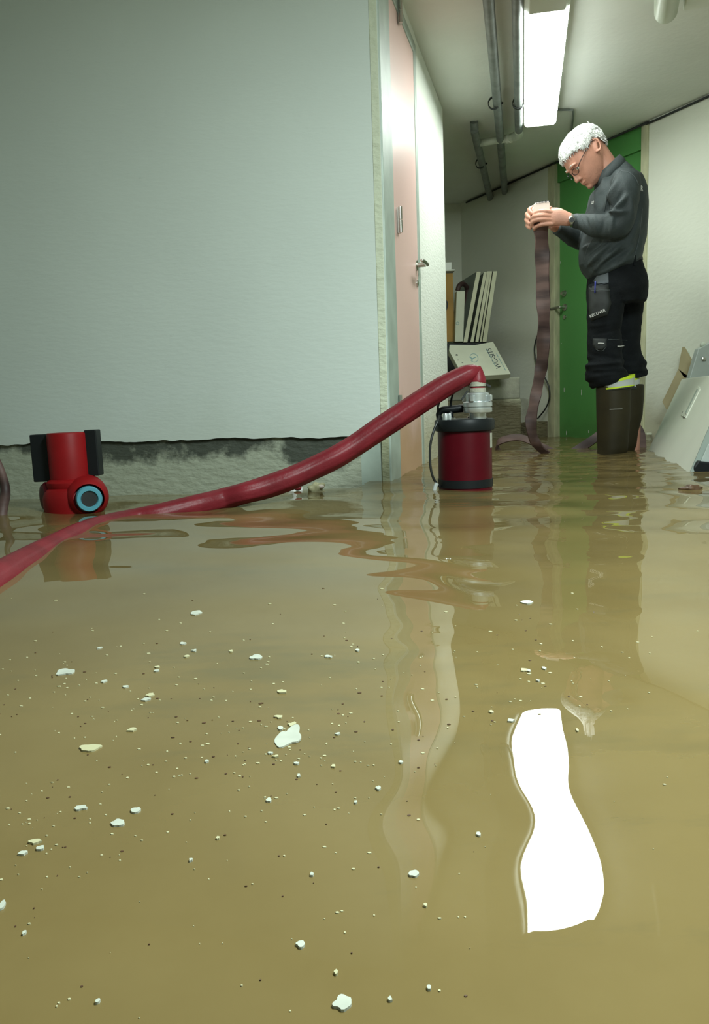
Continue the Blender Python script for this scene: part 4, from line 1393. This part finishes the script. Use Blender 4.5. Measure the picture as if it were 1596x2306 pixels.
for (x, y, sx_, sy_, n_) in cl:
    for j in range(n_):
        px, py = x + r_.normal() * sx_, y + r_.normal() * sy_
        if py < 1320 or py > 2330 or px < -30 or px > 1620 or (1130 < px < 1380 and py > 1600): continue
        c_ = atz(px, py)
        s_ = r_.uniform(.4, 1.5) * 1.5 * c_[1] / FPX
        z = WZ + float(wave(np.array([[c_[0]]]), np.array([[c_[1]]]))[0, 0])
        st = r_.uniform(1, 2.5)
        dk = r_.random() < .25
        (mbd if dk else mb).prism([(c_[0] + math.cos(a) * s_ * st, c_[1] + math.sin(a) * s_ * 1.6, z - .0004) for a in (0, 1.2, 2.3, 3.3, 4.4, 5.4)], (0, 0, .0010))
tag(mb.build('paint_specks', M['flake2']), 'countless tiny cream paint specks drifting on the water', 'specks', kind='stuff')
tag(mbd.build('dirt_specks', M['leaf']), 'countless tiny brown dirt specks drifting on the water', 'specks', kind='stuff')

# ------------------------------------------------------------------ the man
YM = 4.25
KM = YM / FPX


def Q(x, y, dy=0.0):
    return aty(x, y, YM + dy)


def ring2(F, B, hw, dy=0.0, n=40, pw=2.4):
    """horizontal-ish section between a front and a back pixel, hw = half depth in metres"""
    f, b = Q(*F), Q(*B)
    c, h_ = (f + b) / 2, (f - b) / 2
    out = []
    for i in range(n):
        t = 2 * PI * i / n
        ct, st = math.cos(t), math.sin(t)
        e = 2 / pw
        out.append(c + h_ * math.copysign(abs(ct) ** e, ct) + np.array([0, 1, 0]) * (hw * math.copysign(abs(st) ** e, st) + dy))
    return out


feet = Q(1390, 1011)
man = empty('person', (feet[0], YM, 0), 'grey-haired person in dark jacket and rubber boots looking down at the hose in the hands', 'person')

# head frame: forward, up, near side
psi = math.radians(9)
f0, u0, s0 = np.array([-.712, 0, -.702]), np.array([-.702, 0, .712]), np.array([0, -1.0, 0])
hf = f0 * math.cos(psi) + s0 * math.sin(psi)
hs = s0 * math.cos(psi) - f0 * math.sin(psi)
hu = u0
HO = Q(1320.3, 345.3)


def H(a, b, s=0.0):
    return HO + hf * a + hu * b + hs * s


HP = np.array([  # b, front, back, half width
    [-.142, .088, .045, .022], [-.136, .108, .030, .030], [-.120, .116, .005, .041], [-.100, .1185, -.020, .050], [-.080, .122, -.045, .057],
    [-.060, .122, -.068, .063], [-.040, .121, -.084, .068], [-.020, .122, -.096, .072], [.000, .126, -.104, .0745], [.020, .1245, -.108, .0765],
    [.045, .118, -.110, .078], [.070, .108, -.106, .076], [.092, .090, -.092, .067], [.108, .066, -.070, .053], [.118, .036, -.042, .034], [.121, .010, -.014, .012]])


def head_at(b, th, off=0.0):
    fr_, bk, w_ = [np.interp(b, HP[:, 0], HP[:, i]) for i in (1, 2, 3)]
    mid = (fr_ + bk) / 2 * .6 + -.004 * .4
    ct, st = math.cos(th), math.sin(th)
    hl = (fr_ - mid) if ct > 0 else (mid - bk)
    e = .82 if ct > 0 else .95
    return mid + (hl + off) * math.copysign(abs(ct) ** e, ct), b, (w_ + off) * math.copysign(abs(st) ** .88, st)


body = MB()
rings = []
for b in HP[:, 0]:
    rings.append([H(*head_at(b, 2 * PI * i / 48)) for i in range(48)])
body.loft(rings)
# nose, brow, lips, chin, cheek, ears
body.loft([[H(.118, -.006, .009), H(.118, -.006, -.009), H(.130, -.010, -.004), H(.130, -.010, .004)],
           [H(.114, -.030, .013), H(.114, -.030, -.013), H(.1345, -.034, -.006), H(.1345, -.034, .006)],
           [H(.114, -.056, .018), H(.114, -.056, -.018), H(.1435, -.056, -.009), H(.1435, -.056, .009)],
           [H(.112, -.070, .017), H(.112, -.070, -.017), H(.141, -.0665, -.008), H(.141, -.0665, .008)]])
body.ell(H(.137, -.061, 0), (.0095, .0095, .0095))
for s_ in (-1, 1):
    body.ell(H(.124, -.064, s_ * .012), (.009, .0085, .0075))
    body.tube([H(.112, .006, s_ * .050), H(.121, .008, s_ * .036), H(.1245, .005, s_ * .015)], [.006, .007, .006], seg=10, round_caps=True)
    # ear
    ec = H(-.015, -.006, s_ * .0765)
    ea = hu * .90 + hf * -.42
    ea /= np.linalg.norm(ea)
    eb = hs * s_ * .35 - hf * .94
    eb -= ea * (ea @ eb)
    eb /= np.linalg.norm(eb)
    en = np.cross(ea, eb)
    body.ell(ec - eb * .002, (.027, .013, .0055), np.column_stack([ea, eb, en]))
    rim = [ec + ea * (.031 * math.cos(t)) + eb * (.017 * math.sin(t) + .002) + hs * s_ * .006 for t in [-.5, .2, .9, 1.6, 2.2, 2.8]]
    body.tube(rim, [.004, .005, .005, .0045, .005, .006], seg=8, round_caps=True)
    body.ell(ec - ea * .028 + eb * -.001, (.008, .007, .006))
body.tube([H(.114, -.0895, .022), H(.1215, -.0885, .010), H(.123, -.088, 0), H(.1215, -.0885, -.010), H(.114, -.0895, -.022)], [.003, .0048, .0052, .0048, .003], seg=8)
body.tube([H(.112, -.099, .018), H(.1185, -.0995, .009), H(.1205, -.0995, 0), H(.1185, -.0995, -.009), H(.112, -.099, -.018)], [.003, .005, .0055, .005, .003], seg=8)
body.ell(H(.104, -.126, 0), (.017, .020, .016))
# neck and trunk under the clothes
body.tube([H(-.035, -.03), H(-.030, -.085), Q(1374, 392), Q(1390, 420), Q(1392, 460)], [.060, .056, .058, .070, .10], seg=28)
tr_ = [((1352, 430), (1422, 415), .11), ((1340, 470), (1436, 458), .15), ((1334, 520), (1436, 512), .14), ((1326, 575), (1428, 572), .14), ((1345, 620), (1432, 620), .13), ((1352, 660), (1432, 660), .11)]
body.loft([ring2(F, B, h_) for F, B, h_ in tr_])
NEAR_LEG = [(1374, 655, -.08), (1364, 720, -.10), (1362, 790, -.10), (1372, 860, -.095), (1378, 930, -.09), (1384, 1010, -.085)]
FAR_LEG = [(1406, 655, .08), (1406, 720, .10), (1404, 790, .11), (1418, 860, .12), (1424, 930, .12), (1424, 1010, .12)]
for lg in (NEAR_LEG, FAR_LEG):
    pts_ = [Q(*p_) for p_ in lg]
    an_ = pts_[-1].copy()
    an_[2] = .05
    body.tube(pts_ + [an_], [.066, .060, .050, .046, .042, .038, .036], seg=20)
    toe = an_ + np.array([-.15, -.02, -.02])
    body.tube([an_ + (.03, 0, 0), an_ + (-.06, 0, -.005), toe], [.034, .036, .026], seg=14, round_caps=True)
# arms
NEAR_ARM = [(1402, 402, -.15), (1403, 440, -.20), (1402, 475, -.215), (1396, 508, -.215), (1365, 509, -.19), (1325, 501, -.12), (1293, 496, -.055)]
FAR_ARM = [(1388, 402, .15), (1378, 450, .20), (1352, 510, .21), (1334, 541, .20), (1305, 538, .15), (1272, 522, .09), (1246, 508, .055)]
for arm in (NEAR_ARM, FAR_ARM):
    body.tube([Q(*p_) for p_ in arm], [.045, .043, .040, .038, .038, .032, .026], seg=18)
# near (left) hand
hd = -.045
body.tube([Q(1293, 496, -.055), Q(1280, 494, -.052), Q(1262, 490, -.048), Q(1246, 489, -.044), Q(1236, 491, -.040)], [.026, .033, .040, .041, .034], seg=20, flat=[.85, .55, .45, .42, .42], side=(0, 0, 1), round_caps=True)
for pts_, r_ in (([(1246, 479, hd), (1228, 475.5, -.050), (1212, 477, -.046), (1203, 483, -.034), (1200, 489, -.022)], [.0125, .0115, .0108, .0102, .009]),
                 ([(1242, 487, hd), (1222, 485, -.053), (1206, 487, -.048), (1198.5, 491, -.034), (1197, 498, -.020)], [.0125, .0118, .0110, .0105, .009]),
                 ([(1242, 495, hd), (1220, 494, -.052), (1204, 497, -.046), (1197.5, 503, -.032), (1197, 509, -.018)], [.0125, .0115, .0108, .0102, .009]),
                 ([(1244, 504, hd), (1224, 505, -.046), (1210, 509, -.040), (1203, 514, -.028), (1203, 517, -.014)], [.0115, .0105, .0098, .0092, .008])):
    body.tube([Q(*p_) for p_ in pts_], r_, seg=12, round_caps=True)
body.tube([Q(1274, 484, -.042), Q(1262, 476, -.032), Q(1252, 473, -.024), Q(1243, 472, -.020)], [.017, .0145, .0120, .0100], seg=12, round_caps=True)
# far (right) hand, wrapped round the hose from behind
body.tube([Q(1246, 508, .055), Q(1240, 500, .062), Q(1232, 492, .064), Q(1222, 487, .062)], [.026, .034, .042, .038], seg=18, flat=[.9, .5, .42, .42], side=(0, 0, 1), round_caps=True)
for i, (y0_, y1_, x_) in enumerate(((467, 481, 1192), (477, 492, 1187), (489, 504, 1186), (502, 514, 1188))):
    body.tube([Q(1224, y0_ + 4, .058), Q(1206, y0_ - 1, .050), Q(x_, y0_ + 4, .030), Q(x_ + .5, (y0_ + y1_) / 2 + 2, .012), Q(x_ + 6, y1_, -.002)], [.012, .0115, .0108, .0102, .0088], seg=12, round_caps=True)
body.tube([Q(1240, 488, .060), Q(1241, 476, .058), Q(1239, 468, .054)], [.015, .0125, .0100], seg=12, round_caps=True)
bme = remesh(body, 0.0034, 2, .5)
from_mesh('body', bme, M['skin'], man)
# eyes
for s_ in (-1, 1):
    MB().ell(H(.105, -.016, s_ * .034), (.0115, .0115, .0115)).build('eye', M['white_pl'], man, smooth=True)
    MB().tube([H(.100, -.012, s_ * .050), H(.113, -.011, s_ * .040), H(.1165, -.012, s_ * .030), H(.114, -.013, s_ * .020)], [.0025, .0035, .0035, .0025], seg=8).build('eyelid', M['skin'], man, smooth=True)
    MB().tube([H(.116, .012, s_ * .048), H(.126, .014, s_ * .034), H(.128, .010, s_ * .016)], [.0016, .0022, .0016], seg=8).build('eyebrow', M['hair'], man, smooth=True)

# hair: thick short cap above the hairline, with tufts
hl_pts = np.array([(-.60, .0), (-.45, .0)])
HLa = np.array([-.115, -.085, -.060, -.045, -.032, -.012, .020, .045, .063, .080, .100, .125])
HLb = np.array([-.075, -.050, -.010, .018, .028, .024, .012, .020, .038, .047, .050, .052])


def hairline(a):
    return np.interp(a, HLa, HLb)


mb = MB()
nb, nt_ = 46, 96
grid = {}
r_ = np.random.default_rng(3)
bs = np.linspace(-.085, .121, nb)
pts_h, ok = [], {}
for k, b in enumerate(bs):
    for i in range(nt_):
        th = 2 * PI * i / nt_
        a_, b__, s_ = head_at(b, th, 0)
        j_ = .004 * noise.noise(Vector((a_ * 90, s_ * 90, b * 60)))
        hlv = hairline(a_) + .006 * noise.noise(Vector((a_ * 160, s_ * 160, 3)))
        edge = min(max((b - hlv) / .016, 0), 1)
        off = (.0025 + .0085 * edge ** .6 + j_ * edge)
        a2, b2, s2 = head_at(b, th, off)
        top = max(0, (b - .07) / .05)
        pts_h.append(H(a2, b2 + .010 * min(top, 1) * edge, s2))
        ok[(k, i)] = b > hlv
vs = pts_h + [HO + hu * .135]
fs = []
for k in range(nb - 1):
    for i in range(nt_):
        j = (i + 1) % nt_
        if ok[(k, i)] and ok[(k + 1, i)] and ok[(k + 1, j)] and ok[(k, j)]:
            fs.append((k * nt_ + i, k * nt_ + j, (k + 1) * nt_ + j, (k + 1) * nt_ + i))
for i in range(nt_):
    fs.append(((nb - 1) * nt_ + i, (nb - 1) * nt_ + (i + 1) % nt_, len(vs) - 1))
mb.add(vs, fs)
for v in range(2600):       # short tufts lying with the comb direction
    k = r_.integers(0, nb - 2)
    i = r_.integers(0, nt_)
    if not ok[(k, i)]: continue
    p0 = np.array(pts_h[k * nt_ + i])
    c_ = H(0, bs[k] * .7, 0)
    nrm = p0 - c_
    nrm /= np.linalg.norm(nrm)
    comb = hf * .75 - hu * .75 if hf @ nrm > -.2 else -hu
    comb = comb + r_.normal(0, .35, 3)
    comb -= nrm * (comb @ nrm)
    comb /= np.linalg.norm(comb)
    sd = np.cross(nrm, comb)
    Lh_ = r_.uniform(.010, .020)
    wv = r_.uniform(.0010, .0022)
    mb.add([p0 - sd * wv - nrm * .002, p0 + sd * wv - nrm * .002, p0 + comb * Lh_ + nrm * .0035, p0 + comb * Lh_ * .4 + nrm * .0045], [(0, 1, 2), (0, 3, 1), (1, 3, 2), (0, 2, 3)])
mb.build('hair', M['hair'], man, smooth=False)

# glasses
mb = MB()
for s_ in (-1, 1):
    lc = (.1215, -.022, .033 * s_)
    rim = [H(lc[0] - .010 * abs(lc[2] + .024 * math.cos(t) * s_) / .05, lc[1] + .016 * math.sin(t), lc[2] + .024 * math.cos(t) * s_) + hf * .012 for t in [2 * PI * i / 24 for i in range(25)]]
    mb.tube(rim, .0016, seg=6, res=1)
    mb.tube([H(.122, -.014, .058 * s_), H(.112, -.010, .070 * s_), H(.07, .004, .0765 * s_), H(.02, .016, .080 * s_), H(-.008, .024, .081 * s_), H(-.030, .014, .081 * s_)], .0019, seg=6)
mb.tube([H(.134, -.018, .010), H(.138, -.016, 0), H(.134, -.018, -.010)], .0016, seg=6)
mb.build('glasses', M['black'], man, smooth=True)

# jacket
jk = MB()
TR = [((1334, 432), (1412, 380), .120), ((1331, 446), (1436, 400), .175), ((1327, 465), (1447, 430), .195), ((1322, 490), (1450, 462), .200), ((1317, 520), (1449, 500), .195),
      ((1311, 548), (1445, 538), .190), ((1307.5, 575), (1440, 565), .188), ((1309, 595), (1438, 580), .185), ((1318, 612), (1437, 588), .180), ((1329, 626), (1436, 594), .172)]
jk.loft([ring2(F, B, h_) for F, B, h_ in TR])
jk.loft([ring2((1347, 418), (1405, 366), .085), ring2((1334, 436), (1415, 378), .130), ring2((1332, 455), (1436, 410), .17)])
jk.tube([Q(*p_) for p_ in [(1408, 404, -.13), (1408, 425, -.180), (1405, 455, -.205), (1400, 488, -.215), (1392, 510, -.215), (1368, 511, -.20), (1340, 508, -.155), (1312, 500, -.095), (1291, 496.5, -.058)]],
        [.068, .069, .066, .060, .058, .056, .054, .040, .034], seg=28)
jk.tube([Q(*p_) for p_ in [(1392, 404, .14), (1385, 440, .185), (1368, 480, .205), (1346, 522, .205), (1330, 542, .19), (1306, 540, .15), (1276, 525, .095), (1252, 513, .060)]],
        [.066, .066, .062, .060, .056, .052, .042, .034], seg=28)


def px_of(co):
    v = co - CAM
    k = v @ FW
    return 798 + FPX * (v @ RT) / k, 1153 - FPX * (v @ UP) / k


def ridge(x, y, x0, y0, x1, y1, w_, amp):
    dx, dy = x1 - x0, y1 - y0
    L2 = dx * dx + dy * dy
    t = np.clip(((x - x0) * dx + (y - y0) * dy) / L2, 0, 1)
    d = np.hypot(x - x0 - t * dx, y - y0 - t * dy)
    return amp * np.exp(-(d / w_) ** 2) * (np.sin(np.clip(t, .02, .98) * PI) ** .5)


def jdisp(co, no):
    x, y = px_of(co)
    d = np.array([noise.noise(Vector((c[0] * 9, c[1] * 9, c[2] * 5))) * .006 + noise.noise(Vector((c[0] * 26, c[1] * 20, c[2] * 14))) * .0042 for c in co])
    near = (no[:, 1] < .2)
    R_ = [(1360, 470, 1392, 408, 4, .010), (1372, 474, 1402, 430, 4, -.009), (1382, 478, 1412, 440, 4, .008), (1362, 485, 1410, 476, 4, .011), (1420, 440, 1424, 500, 5, .006),
          (1350, 440, 1368, 390, 4, .008), (1322, 600, 1375, 545, 4, .011), (1318, 575, 1355, 542, 3.5, -.009), (1335, 612, 1400, 548, 4, .010), (1350, 600, 1415, 560, 4, -.008),
          (1345, 618, 1430, 575, 4, .009), (1415, 560, 1442, 470, 5, .007), (1428, 575, 1447, 520, 4, -.006), (1395, 590, 1436, 545, 4, .007), (1312, 560, 1330, 552, 3, .006),
          (1300, 484, 1306, 512, 2.5, .005), (1318, 486, 1326, 520, 3, -.004), (1338, 484, 1345, 528, 3, .004), (1362, 486, 1352, 532, 4, -.005), (1380, 484, 1374, 534, 4, .006),
          (1395, 450, 1375, 500, 4, .006), (1340, 470, 1348, 430, 3.5, .006)]
    for q_ in R_:
        d += 1.9 * near * ridge(x, y, *q_[:4], q_[4] * 1.35, q_[5])
    return d


jme = remesh(jk, 0.0065, 3, .5)
jacket = from_mesh('jacket', jme, M['jacket'], man, jdisp)
mb = MB()       # stand-up collar, open at the throat
ro = [ring2((1341, 425), (1409, 374), .094, n=48), ring2((1340, 410), (1402, 360), .088, n=48), ring2((1347, 392), (1391, 350), .076, n=48)]
ri_ = [ring2((1351, 389), (1387, 355), .064, n=48), ring2((1350, 410), (1396, 368), .074, n=48)]
mb.loft(ro + ri_, cap=False)
cl = mb.build('collar', M['jacket'], jacket, smooth=True)
cl.modifiers.new('s', 'SOLIDIFY').thickness = .006


def surf_y(x, y, dflt):
    """near surface of the jacket / trousers along the view ray"""
    return dflt


mb = MB()
def raycast(objs, x, y):
    best = None
    d = Vector(ray(x, y)).normalized()
    for o in objs:
        inv = o.matrix_world.inverted()
        okk, loc, nr, _ = o.ray_cast(inv @ Vector(CAM), (inv.to_3x3() @ d).normalized())
        if okk:
            wl = o.matrix_world @ loc
            if best is None or (wl - Vector(CAM)).length < (best - Vector(CAM)).length: best = wl
    return np.array(best) if best is not None else Q(x, y, -.2)


bpy.context.view_layer.update()


def seam(objs, pts_, r_, m, parent, name='seam', res=4):
    P2 = []
    pp_, _, _ = spline([(x, y, 0) for x, y in pts_], 1.0, res)
    for q_ in pp_:
        v = raycast(objs, q_[0], q_[1])
        d = v - CAM
        P2.append(v - d / np.linalg.norm(d) * r_ * .6)
    return MB().tube(P2, r_, seg=6, res=1).build(name, m, parent, smooth=True)


seam([jacket], [(1396, 384), (1383, 400), (1374, 425), (1364, 455), (1360, 478)], .0016, M['seam'], jacket)
seam([jacket], [(1398, 385), (1415, 388), (1430, 400), (1438, 418)], .0016, M['seam'], jacket)
seam([jacket], [(1314, 590), (1322, 560), (1334, 538)], .0016, M['seam'], jacket)
seam([jacket], [(1427, 578), (1438, 540), (1446, 470)], .0014, M['seam'], jacket)


def on_text(objs, s, x0, y0, x1, y1, size, m, parent, name, off=.004):
    a_, b_ = raycast(objs, x0, y0), raycast(objs, x1, y1)
    d = a_ - CAM
    d /= np.linalg.norm(d)
    b_ = b_.copy()
    lo = a_ - d * off
    r__ = b_ - a_
    return text(name, s, size, lo, r__, (0, 0, 1), m, parent)


on_text([jacket], 'COVER', 1331, 460, 1348, 455, .0185, M['light_print'], jacket, 'chest_lettering', .016)
bp_ = Q(1446, 430, -.03)
text('back_lettering', 'R', .035, raycast([jacket], 1441, 430) + (0, -.006, 0), (.75, .6, 0), (0, 0, 1), M['light_print'], jacket)

# watch
wv_ = [(1289, 482.5, -.062), (1288, 488, -.090), (1287, 497, -.097), (1286, 506, -.088), (1286, 510.5, -.060)]
wt = MB()
ribbon(wt, [Q(*p_) for p_ in wv_], [.016] * 5, [(1, 0, 0)] * 5, .004)
wo = wt.build('wristwatch', M['steel'], man, smooth=True, angle=40)
MB().lathe(Q(1287, 495, -.096), [(.016, -.003), (.017, .001), (.017, .006), (.013, .008)], axis=(-.1, -1, .15), seg=24).build('watch_case', M['steel'], wo, smooth=True, angle=40)
MB().lathe(Q(1287, 495, -.1045), [(.012, 0), (.012, .0012)], axis=(-.1, -1, .15), seg=24).build('dial', M['blackm'], wo)


# trousers
def leg_ring(x, y, rx, ry, dy, n=32, tiltpx=0):
    c_ = Q(x, y, dy)
    return [c_ + np.array([math.cos(t) * rx * KM, math.sin(t) * ry, -math.cos(t) * tiltpx * KM]) for t in [2 * PI * i / n for i in range(n)]]


tj = MB()
tj.loft([ring2((1331, 610), (1436, 580), .160), ring2((1328, 625), (1440, 598), .170), ring2((1326, 645), (1447, 622), .180), ring2((1326, 668), (1450, 650), .180), ring2((1330, 690), (1446, 682), .17)])
NL = [(1366, 640, 38, .085, -.085), (1363, 680, 39, .088, -.095), (1362, 715, 38, .086, -.10), (1358, 745, 34, .080, -.10), (1360, 775, 37, .080, -.10), (1361, 798, 36, .078, -.10), (1363, 812, 38, .082, -.10),
      (1363, 832, 44, .092, -.10), (1365, 846, 43, .088, -.10, 32, -6), (1370, 855, 42, .085, -.097, 32, -10), (1374, 861, 38, .080, -.095, 32, -13)]
FL = [(1406, 640, 42, .085, .085), (1407, 680, 42, .088, .095), (1404, 715, 40, .086, .10), (1402, 745, 39, .082, .10), (1403, 775, 37, .080, .105), (1406, 798, 37, .080, .11), (1412, 818, 42, .088, .115),
      (1413, 836, 41, .088, .12), (1416, 846, 38, .082, .12, 32, -5), (1419, 852, 36, .080, .12, 32, -9), (1420, 856, 34, .078, .12, 32, -11)]
for LL in (NL, FL):
    tj.loft([leg_ring(*q_) for q_ in LL])


def tdisp(co, no):
    x, y = px_of(co)
    d = np.array([noise.noise(Vector((c[0] * 10, c[1] * 10, c[2] * 8))) * .006 + noise.noise(Vector((c[0] * 18, c[1] * 18, c[2] * 34 + 7))) * .003 for c in co])
    low = np.clip((y - 795) / 25, 0, 1) * np.clip((882 - y) / 15, 0, 1)
    d += low * np.array([noise.noise(Vector((c[0] * 12 + 3, c[1] * 12, c[2] * 40))) * .012 for c in co])
    near = no[:, 1] < .3
    for q_ in [(1395, 640, 1418, 720, 6, .006), (1330, 735, 1372, 728, 4, .007), (1328, 755, 1395, 742, 4, -.006), (1330, 800, 1400, 806, 4, -.008), (1322, 822, 1400, 818, 4, .010), (1325, 840, 1395, 835, 3.5, -.008),
               (1330, 858, 1400, 850, 4, .007), (1440, 735, 1405, 760, 5, -.006)]:
        d += near * ridge(x, y, *q_)
    return d


trou = from_mesh('trousers', remesh(tj, 0.0065, 3, .5), M['trouser'], man, tdisp)
bpy.context.view_layer.update()
MB().loft([ring2((1330, 604), (1437, 578), .164, n=48), ring2((1329, 618), (1439, 590), .172, n=48)]).build('belt', M['blackm'], trou, smooth=True, angle=40)
for x_, y_ in ((1428, 585), (1372, 597)):
    p_ = raycast([trou], x_, y_ + 8)
    MB().box(p_ + (0, -.006, .012), (.012, .008, .05)).build('belt_loop', M['trouser'], trou, bevel=.002)


def patch(objs, poly, m, parent, name, th=.004, lift=.003, sub=4):
    """cloth patch draped on the surface under a pixel outline"""
    cx_, cy_ = np.mean([p_[0] for p_ in poly]), np.mean([p_[1] for p_ in poly])
    ringp = []
    for i in range(len(poly)):
        a_, b_ = poly[i], poly[(i + 1) % len(poly)]
        for k in range(sub): ringp.append((a_[0] + (b_[0] - a_[0]) * k / sub, a_[1] + (b_[1] - a_[1]) * k / sub))
    levels = [1.0, .75, .5, .25]
    vs_, fs_ = [], []
    n_ = len(ringp)
    for lv in levels:
        for (x_, y_) in ringp:
            v = raycast(objs, cx_ + (x_ - cx_) * lv, cy_ + (y_ - cy_) * lv)
            d = (v - CAM) / np.linalg.norm(v - CAM)
            vs_.append(v - d * (lift if lv < 1 else lift * .3))
    v = raycast(objs, cx_, cy_)
    d = (v - CAM) / np.linalg.norm(v - CAM)
    vs_.append(v - d * lift)
    for k in range(len(levels) - 1):
        for i in range(n_):
            j = (i + 1) % n_
            fs_.append((k * n_ + i, k * n_ + j, (k + 1) * n_ + j, (k + 1) * n_ + i))
    for i in range(n_):
        fs_.append(((len(levels) - 1) * n_ + i, (len(levels) - 1) * n_ + (i + 1) % n_, len(vs_) - 1))
    o = MB().add(vs_, fs_).build(name, m, parent, smooth=True)
    so = o.modifiers.new('s', 'SOLIDIFY')
    so.thickness = th
    so.offset = 1
    return o


patch([trou], [(1334, 634), (1345, 619), (1369, 606), (1370, 636), (1352, 641)], M['trouser2'], trou, 'thigh_patch')
pk = patch([trou], [(1325, 645), (1370, 640), (1373, 660), (1376, 684), (1367, 710), (1331, 723), (1326, 705), (1325, 668)], M['blackm'], trou, 'holster_pocket', th=.012, lift=.016)
seam([trou], [(1326, 656), (1345, 655), (1369, 655)], .0012, M['seam'], trou).location.y -= .028
patch([trou], [(1334, 762), (1366, 762), (1366, 780), (1355, 789), (1342, 788), (1334, 778)], M['blackm'], trou, 'knee_pocket', lift=.006)
bpy.context.view_layer.update()
on_text([trou], 'RECOVER', 1328, 716, 1356, 704, .0205, M['light_print'], trou, 'pocket_lettering', .034)
p_ = raycast([trou], 1335, 652)
pen = MB().tube([p_ + (0, -.03, -.02), p_ + (.002, -.03, .035)], .0035, seg=8, res=1).build('pen', mat('blue_plastic', (.05, .06, .35), .3), trou, smooth=True)
for (x0_, y0_, x1_, y1_, r__) in ((1345, 773, 1359, 773.5, .0024), (1389, 780, 1404, 779, .0018)):
    seam([trou], [(x0_, y0_), ((x0_ + x1_) / 2, y0_), (x1_, y1_)], r__, M['light_print'], trou, 'reflective_tab').location.y -= .008
seam([trou], [(1369, 764), (1388, 765), (1412, 766)], .0010, M['seam'], trou)
seam([trou], [(1340, 786), (1347, 790), (1356, 790), (1362, 783)], .0010, M['seam'], trou).location.y -= .006


def band(L_, R_, hL, hR, hw, dy, m, name, grow=0.0):
    a_ = ring2((L_[0] - grow, L_[1]), (R_[0] + grow, R_[1]), hw + grow * KM, dy, n=40, pw=2.1)
    b_ = ring2((L_[0] - grow, L_[1] + hL), (R_[0] + grow, R_[1] + hR), hw + grow * KM, dy, n=40, pw=2.1)
    return MB().loft([a_, b_]).build(name, m, trou, smooth=True, angle=40)


band((1335, 869), (1412, 847), 9, 20, .086, -.095, M['reflex'], 'reflective_band')
band((1334, 865), (1412.5, 843), 4, 7, .0865, -.095, M['hivis'], 'hivis_band', .4)
band((1334, 876), (1412, 867), 4, 2, .0865, -.095, M['hivis'], 'hivis_band', .3)
band((1388, 868), (1456, 851), 8, 19, .084, .12, M['reflex'], 'reflective_band')
band((1388, 863), (1453, 843), 8, 9, .0845, .12, M['hivis'], 'hivis_band', .4)
band((1388, 876), (1457, 869), 3, 5, .0845, .12, M['blackm'], 'hem_edge', .4)
band((1335, 879.5), (1411, 869), 2.5, 3, .086, -.095, M['blackm'], 'hem_edge', .4)

# rubber boots
for nm, sh, dy in (('boot', [(1381, 868, 37.5, .078), (1381, 900, 37, .078), (1380.5, 940, 36, .074), (1379.5, 980, 34, .068), (1379, 1011, 33, .062)], -.095),
                   ('boot', [(1411, 866, 38, .078), (1411, 900, 37.5, .078), (1410, 935, 36, .074), (1405, 970, 33, .066), (1403, 1003, 32, .060)], .12)):
    sh = [(x + (0 if dy < 0 else 0), y, rx, ry) for x, y, rx, ry in sh]
    rg = [leg_ring(x, y, rx, ry, dy, 40) for x, y, rx, ry in sh]
    c_ = Q(sh[-1][0], sh[-1][1], dy)
    an_ = np.array([c_[0], c_[1], .085])
    b_ = MB().loft(rg + [[np.array([an_[0] + math.cos(t) * .072 - .01, an_[1] + math.sin(t) * .050, .09]) for t in [2 * PI * i / 40 for i in range(40)]],
                         [np.array([an_[0] + math.cos(t) * .09 - .02, an_[1] + math.sin(t) * .046, .03]) for t in [2 * PI * i / 40 for i in range(40)]]])
    b_.tube([(an_[0] + .04, an_[1], .045), (an_[0] - .05, an_[1], .05), (an_[0] - .13, an_[1], .042), (an_[0] - .20, an_[1], .038)], [.042, .046, .040, .030], seg=18, round_caps=True)
    bt = from_mesh(nm, remesh(b_, .007, 4, .5), M['boot'], man)
    if dy < 0:
        bpy.context.view_layer.update()
        seam([bt], [(1372, 922), (1386, 921.5), (1401, 921)], .0016, M['light_print'], bt, 'boot_stripe')
    sm = an_
    MB().prism([(an_[0] + .065 * math.cos(t) * (2.1 if math.cos(t) < 0 else 1) - .03, an_[1] + .048 * math.sin(t), .0) for t in [2 * PI * i / 24 for i in range(24)]], (0, 0, .018)).build('boot_sole', M['black'], bt)
